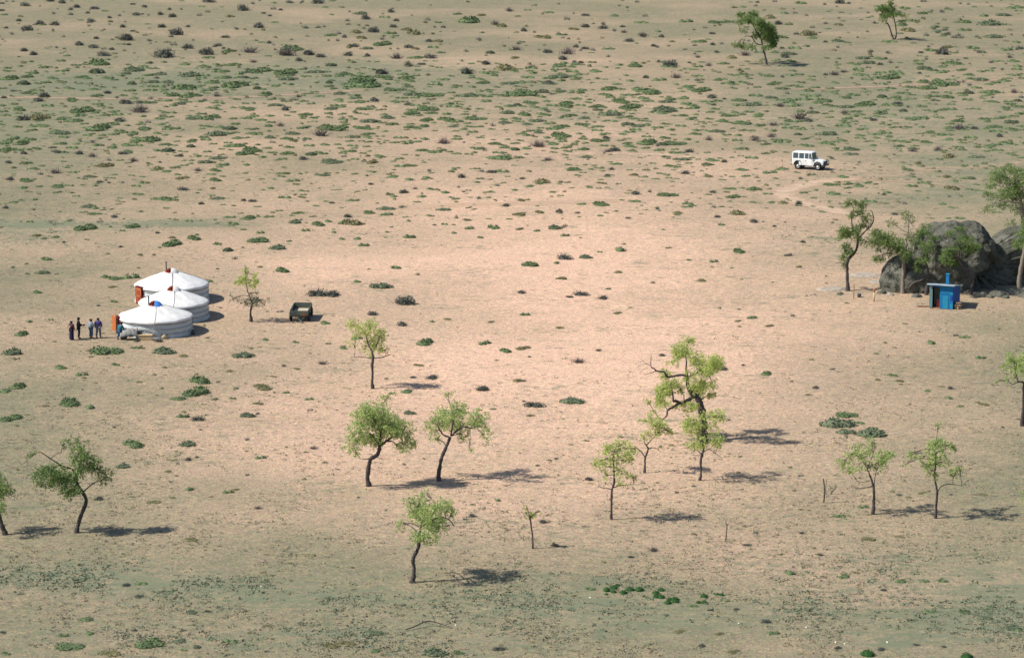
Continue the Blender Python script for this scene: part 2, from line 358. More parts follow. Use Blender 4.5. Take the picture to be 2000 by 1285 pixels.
tree('elm_tree', 'dark tree cut off by the left edge of the photo, lower left', (10, 1044),
     [[(10, 1044, 6), (5, 1028, 5), (0, 1008, 4.4), (-6, 990, 4), (-8, 975, 3)]],
     [(5, 945, 14, 18, .9), (0, 930, 10, 14, .8), (15, 960, 14, 14, .8), (5, 980, 16, 12, 1.3), (-18, 960, 20, 22, 1), (-35, 945, 20, 22, 1)], leaf='leaf_dark')
tree('elm_tree', 'full round crowned tree with a trunk curving right, left tree of the middle pair', (720, 949),
     [[(720, 949, 7), (718, 934, 5), (720, 913, 4.6), (725, 894, 4.5), (736, 887, 4.2), (741.5, 876, 4), (742, 866, 3.5), (744, 850, 2.4), (742, 830, 2), (730, 812, 1.3)],
      [(742, 866, 2.8), (733, 855, 2.2), (726, 847, 1.6)], [(742, 868, 2.8), (755, 859, 2.4), (770, 850, 1.8), (785, 850, 1.2)], [(757, 859, 1.7), (767, 859, 1.3), (774, 864, 1)], [(744, 850, 2), (748, 825, 1.5), (746, 805, 1)]],
     [(735, 790, 28, 14, 1), (712, 815, 24, 22, 1.2), (700, 835, 20, 20, 1), (690, 860, 16, 14, .8), (698, 872, 8, 8, .6), (745, 815, 34, 22, 1.3), (770, 825, 28, 22, 1.2), (725, 850, 26, 18, 1.2), (760, 845, 26, 16, 1),
      (790, 835, 22, 18, 1), (795, 860, 18, 16, .9), (800, 872, 14, 10, .6), (773, 878, 9, 9, .8), (735, 862, 16, 12, .9), (755, 785, 16, 10, .6), (720, 795, 18, 12, .9)],
     dens=.82, leaf='leaf_green', dead=[[(728, 893, 1.4), (718, 893, 1), (705, 891, .5)]])
tree('elm_tree', 'slanting tree with a wide open crown, right tree of the middle pair', (857, 939),
     [[(857, 939, 6), (857, 924, 4.2), (861, 900, 3.8), (866, 885, 3.6), (874, 866, 3.2), (880, 852, 2.8)],
      [(878, 852, 2), (867, 846, 1.8), (861, 838, 1.5), (856, 828, 1.1)], [(881, 850, 2.2), (895, 836, 1.8), (907, 830, 1.5), (919, 831, 1.2)], [(881, 850, 2), (884, 830, 1.6), (888, 815, 1.2)]],
     [(860, 810, 18, 14, .7), (880, 800, 22, 14, .6), (873, 780, 18, 8, .35), (893, 810, 22, 14, 1.1), (885, 830, 24, 18, 1.4), (903, 838, 14, 10, .8), (855, 825, 16, 14, .7), (845, 845, 16, 12, .7), (852, 862, 12, 8, .6),
      (903, 855, 12, 12, 1), (935, 815, 18, 18, 1), (928, 830, 16, 12, .8), (948, 840, 8, 16, .8), (918, 862, 8, 6, .5), (840, 825, 12, 10, .4), (955, 828, 8, 8, .4)], dens=.82, leaf='leaf_green')
tree('elm_tree', 'tree with a snaking trunk standing alone at the bottom centre', (805, 1137),
     [[(805, 1137, 6.5), (808, 1123, 4.4), (809, 1108, 4), (807, 1095, 4), (809, 1083, 4), (816, 1070, 4), (819, 1058, 3.8), (819, 1043, 3.2), (822, 1030, 2.4)],
      [(819, 1045, 2.6), (824, 1020, 2), (828, 1000, 1.4)], [(822, 1028, 2), (840, 1015, 1.6), (862, 1006, 1.6), (878, 1010, 1.4), (888, 1022, .8)], [(838, 1016, 1.6), (846, 1000, 1.3), (852, 988, 1)]],
     [(828, 965, 22, 9, .6), (815, 990, 22, 16, .9), (845, 990, 24, 18, 1.1), (865, 985, 18, 14, 1), (875, 995, 14, 14, .9), (822, 1010, 20, 18, 1.1), (845, 1015, 24, 18, 1.2), (800, 1010, 12, 14, .5), (820, 1035, 16, 12, 1.1),
      (842, 1040, 18, 9, 1.3), (850, 1028, 16, 10, 1), (797, 985, 14, 10, .4), (785, 1015, 12, 12, .25), (785, 1030, 10, 8, .25), (808, 1052, 10, 6, .4), (870, 1030, 14, 10, .3), (883, 1005, 8, 10, .5)], dens=.82, leaf='leaf_green')
tree('elm_tree', 'slim tree between the cart and the middle pair, bare arms held out level', (728, 759),
     [[(728, 759, 4.8), (727, 745, 2.8), (728, 730, 2.5), (727, 713, 2.9), (729, 700, 2.7), (727, 685, 2), (721, 673, 1.6), (717, 660, 1.3), (714, 648, .9)], [(728, 688, 1.5), (736, 672, 1.2), (742, 655, 1)]],
     [(692, 634, 18, 7, 1.1), (712, 640, 16, 10, .7), (724, 630, 18, 10, .5), (732, 632, 10, 8, .6), (744, 655, 12, 12, 1), (738, 672, 12, 12, .9), (728, 668, 12, 10, .6), (750, 684, 11, 6, .8), (722, 655, 12, 10, .4),
      (700, 655, 20, 10, .2), (690, 672, 12, 8, .25), (712, 680, 12, 10, .35), (725, 695, 6, 8, .6), (745, 645, 10, 6, .8)],
     leaf='leaf_spring', dead=[[(730, 698, 1.4), (745, 696, 1.1), (755, 692, 1), (766, 688, .6)], [(727, 699, 1.1), (712, 698, .9), (695, 699, .6), (685, 700, .4)]])
tree('young_tree', 'thin young tree left of the cart, bright tuft over a grey lower tier', (491, 628),
     [[(491, 628, 4.2), (489.5, 612, 2.2), (491, 600, 2), (493, 590, 2), (488, 577, 1.3), (484, 565, 1), (482, 548, .9), (481, 530, .7), (480, 515, .5)]],
     [(481, 527, 6, 8, .9), (480, 540, 8, 8, 1), (475, 543, 12, 7, .7), (500, 532, 9, 6, .4), (495, 545, 12, 8, .7), (502, 550, 7, 6, .8), (463, 551, 11, 4, .7), (492, 558, 10, 5, .6),
      (500, 582, 16, 6, .7), (480, 588, 14, 5, .6), (510, 590, 14, 4, .5), (460, 580, 12, 6, .25), (495, 592, 20, 4, .6), (495, 574, 10, 4, .3)], under=570)
tree('young_tree', 'thin upright tree with a pale airy crown, lowest of the right hand cluster', (1194, 1014),
     [[(1194, 1014, 3.2), (1194, 990, 2.4), (1194, 975, 2.3), (1195, 955, 2.3), (1199, 940, 2.2), (1199, 925, 1.8), (1198, 910, 1.5), (1197, 895, 1), (1197, 880, .7)]],
     [(1188, 865, 14, 8, .7), (1185, 868, 8, 8, .6), (1215, 865, 14, 10, .7), (1225, 875, 14, 12, .7), (1230, 885, 10, 8, .6), (1200, 880, 18, 10, .6), (1175, 892, 18, 12, .45), (1165, 895, 12, 10, .3), (1200, 897, 14, 12, .7), (1222, 897, 12, 6, .8),
      (1205, 910, 14, 8, .5), (1215, 915, 10, 8, .4), (1180, 912, 14, 8, .4), (1182, 925, 8, 5, .4), (1212, 935, 12, 7, .5), (1232, 920, 12, 6, .5), (1235, 928, 8, 6, .4), (1240, 870, 8, 8, .3)],
     dead=[[(1194, 954, 1.3), (1184, 953, 1), (1176, 954, .8), (1168, 947, .4)], [(1198, 950, 1.3), (1212, 944, 1), (1225, 942, .6), (1237, 939, .4)], [(1192, 976, 1), (1189, 972, .5)]])
tree('young_tree', 'small forked tree in the middle of the right hand cluster', (1259, 923),
     [[(1259, 923, 3.2), (1259.5, 908, 2), (1260, 893, 2), (1264, 882, 2), (1265, 873, 1.8), (1260, 866, 1.3), (1258, 862, .8)], [(1260, 893, 1.6), (1253, 883, 1.3), (1245, 876, 1), (1236, 870, .6)], [(1262, 868, 1.2), (1272, 858, 1), (1280, 850, .8), (1281, 835, .6)]],
     [(1270, 817, 14, 7, .9), (1255, 812, 10, 4, .7), (1285, 822, 14, 8, .8), (1293, 830, 12, 8, .9), (1305, 838, 8, 6, .7), (1310, 843, 5, 5, .6), (1262, 843, 14, 5, .9), (1285, 842, 12, 7, .7), (1287, 848, 10, 6, .5), (1255, 857, 8, 6, .25), (1290, 867, 5, 3, .4), (1278, 830, 10, 8, .5)],
     dead=[[(1265, 876, 1.2), (1275, 874, .9), (1285, 878, .7), (1291, 885, .4)]])
tree('elm_tree', 'tallest tree, gnarled with thick dark trunk and a bare arm reaching left', (1371, 862),
     [[(1372, 862, 14), (1372, 845, 10), (1373, 825, 9), (1370, 800, 8), (1366, 785, 7), (1358, 772, 6), (1352, 768, 5), (1346, 760, 4.5), (1342, 750, 4), (1341, 735, 3.5), (1340, 730, 3), (1338, 715, 2), (1339, 705, 1.5), (1337, 690, 1)],
      [(1345, 732, 2.2), (1357, 725, 1.5), (1368, 717, 1), (1378, 710, .7)], [(1353, 772, 4.5), (1344, 778, 3.6), (1330, 784, 3.5), (1319, 779, 3), (1313, 779, 2.5)], [(1313, 779, 2), (1312, 765, 1.5), (1309, 750, 1)], [(1335, 783, 1.4), (1334, 770, 1)]],
     [(1325, 675, 16, 12, 1), (1345, 672, 14, 10, .7), (1333, 692, 16, 10, 1.1), (1355, 690, 16, 14, .7), (1310, 695, 14, 6, .5), (1390, 690, 16, 12, 1), (1378, 705, 16, 12, .8), (1395, 710, 12, 12, .7), (1400, 722, 12, 8, .7), (1370, 715, 14, 12, .5),
      (1375, 732, 16, 8, .7), (1388, 740, 10, 8, .6), (1345, 720, 14, 10, .5), (1300, 735, 11, 10, .9), (1360, 750, 16, 12, 1.1), (1380, 760, 12, 10, .8), (1388, 770, 8, 7, 1), (1365, 772, 16, 10, .8), (1290, 755, 16, 12, .6), (1300, 765, 18, 14, .9), (1285, 770, 14, 8, .6),
      (1310, 750, 14, 12, .5), (1325, 760, 14, 14, .5), (1340, 790, 14, 9, 1), (1352, 785, 10, 8, .8), (1262, 771, 8, 5, .4), (1295, 785, 16, 10, .5), (1320, 795, 8, 5, .4), (1270, 785, 8, 5, .2)],
     dens=1.5,
     dead=[[(1341, 731, 3), (1330, 728, 2.7), (1318, 729, 2.6), (1303, 731, 2.4), (1298, 726, 2), (1294, 720, 2), (1281, 718, 1.8), (1274, 712, 1.5), (1269, 709, 1), (1268, 695, .6), (1269, 685, .4)],
           [(1278, 718, 1), (1265, 722, .6), (1255, 724, .4)], [(1272, 711, .8), (1262, 705, .5), (1250, 706, .4), (1244, 712, .3)], [(1262, 705, .5), (1252, 699, .4), (1247, 703, .3)], [(1262, 712, .5), (1252, 715, .4), (1247, 722, .3)],
           [(1325, 784, 2.5), (1313, 790, 2.4), (1302, 795, 2), (1300, 805, 1.5), (1292, 811, 1.2), (1283, 806, .8), (1279, 800, .5)]])
tree('young_tree', 'thin tree standing right in front of the tallest tree', (1367, 938),
     [[(1367, 938, 3.6), (1369, 925, 2.4), (1368, 900, 2.4), (1370, 888, 3), (1373, 875, 2), (1371, 860, 1.6), (1370, 840, 1.2), (1370, 820, .8)]],
     [(1345, 820, 18, 12, .7), (1340, 830, 14, 10, .6), (1355, 840, 18, 14, .8), (1385, 805, 20, 10, .4), (1400, 815, 16, 12, .6), (1412, 815, 10, 8, .7), (1390, 835, 18, 12, .5), (1400, 845, 14, 8, .6), (1395, 855, 16, 6, .6),
      (1365, 855, 20, 8, .7), (1350, 860, 14, 6, .5), (1405, 868, 10, 6, .6), (1355, 875, 16, 4, .5), (1370, 870, 10, 8, .6), (1367, 825, 10, 14, .8)],
     dead=[[(1368, 884, 1), (1358, 874, .7), (1348, 881, .4)], [(1374, 880, 1), (1385, 875, .7), (1400, 885, .5), (1412, 895, .3)], [(1366, 886, .8), (1355, 888, .5), (1345, 886, .3)]])
tree('elm_tree', 'broken limbed tree beside the dead snag, umbrella crown, left of the lower right pair', (1705, 1004),
     [[(1705, 1004, 4.2), (1706, 985, 3.3), (1706, 972, 2.8), (1706, 957, 2.6), (1704, 946, 2.4), (1700, 933, 2), (1695, 920, 1.6), (1692, 912, 1.1), (1700, 890, .8), (1706, 870, .6)], [(1692, 912, 1), (1680, 895, .7), (1665, 885, .5)], [(1692, 912, .9), (1715, 895, .7), (1725, 880, .5)]],
     [(1645, 903, 12, 9, 1), (1650, 912, 8, 6, .7), (1660, 885, 14, 9, .8), (1675, 878, 14, 9, .8), (1685, 890, 14, 10, .8), (1668, 902, 16, 8, .7), (1705, 868, 10, 8, .9), (1700, 880, 12, 12, .5), (1715, 880, 12, 12, .8), (1730, 873, 9, 6, .8),
      (1736, 883, 10, 7, .7), (1720, 900, 12, 10, .8), (1725, 908, 8, 8, .7), (1700, 905, 14, 8, .6), (1712, 912, 10, 6, .5)], leaf='leaf_green',
     dead=[[(1706, 955, 1.2), (1707, 940, .9), (1709, 926, .6)], [(1703, 947, 1), (1692, 951, .9), (1680, 953, .7), (1665, 952, .4)], [(1697, 937, .7), (1685, 939, .5), (1673, 936, .5), (1670, 933, .3)]])
tree('elm_tree', 'straight trunked tree with an arched bare side branch, right of the lower right pair', (1827, 1012),
     [[(1827, 1012, 3.6), (1828, 990, 2.6), (1829, 962, 2.4), (1827, 948, 2.1), (1824, 935, 2.1), (1823, 922, 1.9), (1825, 905, 1.4), (1824, 885, 1), (1823, 865, .7)]],
     [(1815, 850, 10, 9, .8), (1830, 855, 10, 8, .6), (1812, 865, 12, 10, .8), (1835, 865, 12, 8, .7), (1855, 865, 10, 7, .6), (1860, 870, 7, 6, .5), (1770, 878, 7, 7, .8), (1780, 886, 10, 6, .6), (1795, 887, 10, 6, .6), (1825, 880, 16, 12, .7),
      (1805, 905, 12, 7, .8), (1825, 905, 12, 12, 1.2), (1815, 918, 10, 8, .9), (1845, 905, 14, 8, .7), (1860, 912, 12, 9, .6), (1875, 918, 8, 6, .6), (1860, 927, 8, 4, .5), (1827, 925, 5, 9, .9), (1835, 838, 7, 5, .7), (1845, 885, 14, 10, .4), (1765, 900, 10, 5, .25)],
     leaf='leaf_green', dead=[[(1830, 960, 1.2), (1833, 950, 1.1), (1840, 944, 1), (1852, 941, .8), (1875, 942, .4)]])
tree('elm_tree', 'tree on the right edge of the photo, standing below the blue hut', (1996, 832),
     [[(1996, 832, 4.8), (1997, 800, 3.2), (1997, 770, 3.1), (1997, 750, 2.8), (2003, 735, 2), (2006, 715, 1.5)], [(1997, 752, 2), (1994, 743, 2), (1984, 742, 1.5), (1973, 747, .9)], [(1984, 742, 1.3), (1980, 728, 1), (1976, 715, .7)]],
     [(1965, 692, 10, 10, .9), (1975, 700, 14, 10, .7), (1965, 712, 14, 10, .6), (1985, 710, 14, 12, .7), (1995, 695, 12, 10, .7), (1997, 715, 14, 14, .7), (1947, 742, 6, 5, .5), (1980, 735, 14, 6, .5), (1960, 735, 10, 6, .3), (2018, 710, 18, 20, 1), (2030, 730, 18, 16, 1)], leaf='leaf_green')
tree('elm_tree', 'tree mostly outside the right edge, only a tip of leaves showing', (2020, 1018),
     [[(2020, 1018, 5), (2021, 1000, 4), (2018, 985, 3.2), (2019, 968, 2.2)]],
     [(2006, 966, 14, 16, .8), (2003, 978, 8, 8, .6), (2026, 955, 20, 16, 1), (2035, 975, 18, 12, 1)], leaf='leaf_green')
tree('elm_tree', 'far leaning tree with a dense green crown near the top edge', (1497.5, 127),
     [[(1497.5, 127, 2.7), (1496, 118, 2.1), (1493, 105, 1.9), (1489, 93, 1.8), (1487, 80, 1.8), (1484, 72, 1.4), (1475, 60, 1.2), (1470, 50, 1)], [(1488, 88, 1.4), (1480, 87, 1.2), (1474, 83, 1), (1469, 75, 1), (1464, 71, 1), (1455, 70, .6)], [(1487, 80, 1.2), (1495, 65, .8)]],
     [(1448, 32, 10, 5, 1.2), (1460, 38, 14, 8, 1.1), (1470, 30, 12, 7, 1.1), (1478, 40, 12, 9, 1.1), (1485, 50, 14, 9, 1.2), (1495, 50, 12, 9, 1.1), (1503, 58, 12, 12, 1.3), (1508, 72, 9, 12, 1.3), (1498, 70, 12, 12, 1.3), (1505, 84, 10, 7, 1.2), (1445, 45, 8, 7, .8),
      (1480, 70, 12, 8, .8), (1450, 60, 10, 7, .3), (1440, 88, 12, 5, .7), (1450, 90, 10, 5, .6), (1463, 88, 12, 4, .5), (1492, 90, 10, 5, .7), (1475, 97, 6, 5, .4)], leaf='leaf_mid', ls=0.14, dens=1.7)
tree('elm_tree', 'far two stemmed tree at the top right, crown touching the top edge', (1747, 78),
     [[(1745, 78, 1.9), (1741, 67, 1.6), (1737, 55, 1.6), (1733, 47, 1.4), (1728, 42, .9)], [(1745.5, 78, 1.5), (1749, 74, 1.6), (1750, 67, 1.2), (1748, 53, 1.2), (1744, 38, 1.1), (1741, 28, .8)], [(1730, 44, .8), (1733, 33, .7)]],
     [(1735, 6, 6, 6, .8), (1727, 17, 12, 7, 1), (1738, 20, 9, 9, 1.1), (1720, 15, 9, 6, .9), (1735, 28, 12, 6, .9), (1713, 20, 5, 4, .5), (1727, 30, 10, 7, .7), (1722, 38, 8, 5, .4), (1758, 27, 12, 5, .3), (1748, 25, 6, 5, .7), (1765, 40, 8, 6, .12)], leaf='leaf_mid', ls=0.14, dens=1.7)
tree('elm_tree', 'crooked tree nearest the left side of the boulder, curling top branches', (1656, 568),
     [[(1656, 568, 5.5), (1655, 550, 3.5), (1654, 530, 3.3), (1653, 515, 3.3), (1658, 503, 3), (1668, 493, 2.6), (1673, 480, 2.3), (1674, 465, 2.2), (1672, 455, 2), (1665, 450, 1.4), (1662, 440, 1.2), (1661, 425, 1), (1662, 415, .7), (1664, 405, .6), (1658, 395, .5)],
      [(1674, 466, 2), (1683, 457, 1.7), (1692, 448, 1.5), (1701, 440, 1.4), (1706, 430, 1.2), (1704, 418, 1), (1700, 412, .7)], [(1693, 448, 1), (1688, 437, .7)]],
     [(1650, 391, 8, 5, .9), (1668, 392, 10, 6, .6), (1680, 397, 8, 8, .8), (1662, 420, 7, 7, .8), (1678, 415, 8, 7, .8), (1690, 425, 12, 8, .5), (1645, 448, 10, 8, 1), (1652, 455, 12, 8, 1), (1675, 448, 10, 6, .9), (1668, 455, 12, 8, .8), (1642, 465, 9, 6, .5),
      (1690, 440, 12, 8, .4), (1650, 480, 8, 7, .9), (1655, 490, 10, 7, .8), (1645, 500, 8, 8, .6), (1650, 520, 5, 10, .4), (1680, 470, 10, 8, .2)], dens=1.8, leaf='leaf_mid', dead=[[(1652, 515, 1), (1642, 514, .8), (1632, 515, .5)]])
tree('elm_tree', 'pale trunked tree in front of the left end of the boulder', (1763, 573),
     [[(1763, 573, 5), (1763, 550, 4), (1764, 530, 4), (1764, 510, 4), (1763, 498, 4.3), (1760, 490, 3), (1748, 487, 2), (1735, 480, 1.5), (1722, 470, 1.2), (1712, 455, .9)],
      [(1766, 499, 3), (1778, 497, 2.8), (1784, 488, 2.5), (1785, 475, 2.4), (1782, 465, 2), (1775, 458, 1.6), (1774, 445, 1), (1775, 430, .7)], [(1766, 496, 2), (1770, 478, 1.4), (1767, 465, 1), (1775, 458, .9)], [(1735, 482, 1), (1730, 495, 1), (1722, 497, .7)], [(1775, 458, 1), (1763, 452, .8), (1752, 445, .6)]],
     [(1708, 453, 10, 7, 1.1), (1720, 460, 12, 8, 1.1), (1728, 470, 12, 8, 1), (1710, 470, 10, 8, .5), (1700, 475, 12, 10, .4), (1740, 480, 14, 8, 1), (1755, 485, 12, 10, 1.1), (1735, 460, 12, 10, .5), (1750, 470, 14, 10, .6), (1765, 490, 12, 12, .9), (1720, 488, 12, 8, .6),
      (1712, 505, 8, 8, .5), (1745, 440, 10, 8, .3), (1775, 425, 14, 8, .3), (1780, 440, 10, 8, .25), (1725, 510, 12, 6, .4), (1778, 465, 10, 10, .4), (1740, 500, 10, 6, .6)], dens=1.8, leaf='leaf_mid', bark='bark_pale')
tree('elm_tree', 'dark curved tree against the boulder, just left of the blue hut', (1809, 576),
     [[(1809, 576, 4.8), (1810, 560, 3.6), (1812, 545, 3.5), (1812, 532, 3), (1809, 520, 2.5), (1805, 510, 2), (1800, 505, 1.3)]],
     [(1795, 507, 10, 7, .7), (1790, 520, 8, 8, .4), (1805, 500, 8, 6, .5), (1815, 502, 8, 6, .3), (1800, 455, 14, 8, .7), (1812, 447, 12, 6, .5), (1803, 478, 12, 12, .5), (1822, 465, 12, 9, .45), (1818, 488, 12, 8, .4), (1790, 470, 10, 10, .5)], dens=1.8, leaf='leaf_mid', dead=[[(1811, 540, 2), (1800, 548, 2.2), (1785, 555, 2.4), (1776, 567, 2.6)]])
tree('elm_tree', 'tree leaning over the face of the boulder, right behind the blue hut', (1896, 576),
     [[(1896, 576, 3.2), (1897, 560, 2.6), (1900, 548, 2.6), (1890, 537, 2.6), (1882, 525, 2.9), (1875, 515, 3), (1870, 505, 2.5), (1870, 490, 1.6), (1872, 482, 1.5), (1865, 470, 1.3), (1858, 462, 1.2), (1855, 455, .8)]],
     [(1865, 512, 10, 8, 1), (1855, 500, 14, 8, .9), (1845, 505, 14, 8, .7), (1860, 490, 14, 8, .8), (1885, 480, 16, 9, .9), (1900, 485, 10, 8, .9), (1875, 462, 14, 7, .6), (1890, 468, 12, 8, .7), (1852, 452, 10, 6, .6), (1870, 445, 12, 5, .7), (1835, 498, 10, 6, .5), (1905, 475, 8, 6, .5), (1845, 490, 10, 6, .6)], dens=1.8, leaf='leaf_mid')
tree('elm_tree', 'biggest crowned tree at the right edge, above the cave of the boulder', (1992, 572),
     [[(1992, 572, 5.5), (1990, 550, 5), (1992, 530, 4.5), (1997, 500, 4.5), (2002, 470, 5), (1997, 445, 4.5), (1993, 425, 4), (1991, 400, 3.5), (1985, 385, 3), (1976, 375, 2.5), (1968, 366, 2), (1949, 364, 1.3)],
      [(1991, 395, 2), (1975, 396, 1.5), (1962, 393, 1.3), (1949, 399, .9)], [(2002, 470, 4), (2020, 430, 3), (2030, 390, 2)]],
     [(1955, 335, 22, 8, .4), (1970, 330, 12, 6, .9), (1985, 338, 18, 10, .7), (1940, 345, 18, 8, .5), (1955, 355, 22, 10, .7), (1925, 358, 12, 5, .8), (1980, 360, 20, 14, 1), (1965, 375, 20, 12, .8), (1985, 380, 18, 14, 1), (1930, 385, 10, 5, .8), (1950, 385, 16, 8, .5),
      (1965, 405, 20, 10, .4), (1930, 412, 18, 8, .25), (1985, 410, 16, 10, .5), (1985, 450, 12, 14, .5), (1993, 465, 12, 10, .7), (1990, 480, 10, 12, .8), (2010, 350, 25, 25, 1), (2015, 390, 25, 20, 1), (1975, 440, 12, 8, .35), (1995, 430, 10, 12, .6)], dens=1.4, leaf='leaf_dark', bark='bark_pale')
tree('sapling', 'stunted sapling with a tuft of leaves on top, bottom centre', (1040.5, 1071),
     [[(1040.5, 1071, 2.6), (1040.5, 1058, 1.6), (1040, 1045, 1.6), (1038, 1030, 1.6), (1036, 1015, 2), (1034, 1008, 1.9)]],
     [(1032, 1004, 8, 4, .9), (1038, 1005, 6, 6, .8), (1028, 1001, 6, 3, .6), (1046, 1002, 6, 3, .5), (1028, 990, 3, 6, .4), (1055, 998, 8, 3, .15)])
def snag(label, base, stems, name='dead_snag'):
    bx, by = base; g = at(bx, by); s = scl(by); r_ = random.Random(int(bx)); root = thing(name, label, 'dead tree', g)
    for st in stems:
        y0 = -(st[0][1] - by) / s / math.sin(PITCH) if st[0][1] < by - 3 else 0
        sl_ = r_.uniform(-.25, .25); b0 = st[0][1] if st[0][1] < by - 3 else by
        k0 = 0 if st[0][1] > by - 22 else 1
        pts = [(Vector(((x - bx) / s, (y0 if k0 == 0 else 0) + sl_ * (b0 - y) / s, ((b0 if k0 == 0 else by) - y) / s)), r / s) for x, y, r in st]
        if k0 == 0: pts[0] = (pts[0][0] - Vector((0, 0, .15)), pts[0][1])
        MB().tube(spline(pts, 3), 6).build('stem', M['bark'], root, True)
snag('dead snag of three thin bare stems left of the lower right pair of trees', (1608, 981),
     [[(1608, 981, 1.5), (1609.5, 970, 1.4), (1609, 950, 1.2), (1607, 935, 1.2), (1606, 931, .9)], [(1620, 969, .8), (1619, 955, .6), (1621, 938, .4)], [(1626, 969, 1.4), (1632, 963, 1.1), (1639, 955, .8), (1638, 949, .6)]])
snag('single short bare stick of a dead sapling with a forked tip', (1417, 1056), [[(1417, 1056, 1.3), (1418.5, 1040, 1), (1419, 1025, 1), (1416, 1016, .7)], [(1419, 1027, .7), (1422, 1020, .5)]])
g_ = at(838, 1226); s_ = scl(1226); mb = MB()
mb.tube(spline([(Vector(((x - 838) / s_, dy, z)), r / s_) for x, dy, z, r in [(792, -.5, .05, 1.3), (812, -.1, .15, 1.3), (835, .3, .3, 1.4), (862, .1, .2, 1), (884, -.2, .06, .6)]], 4), 6)
mb.tube(spline([(Vector(((x - 838) / s_, dy, z)), r / s_) for x, dy, z, r in [(850, .2, .25, .8), (846, .5, .5, .6), (838, .7, .8, .4)]], 3), 5)
mb.tube(spline([(Vector(((x - 838) / s_, dy, z)), r / s_) for x, dy, z, r in [(820, 0, .2, .7), (826, -.3, .45, .5), (824, -.4, .7, .3)]], 3), 5)
o = mb.build('fallen_branch', M['bark'], None, True); o.location = g_; tag(o, 'thin fallen branch lying bare at the bottom centre', 'branch')

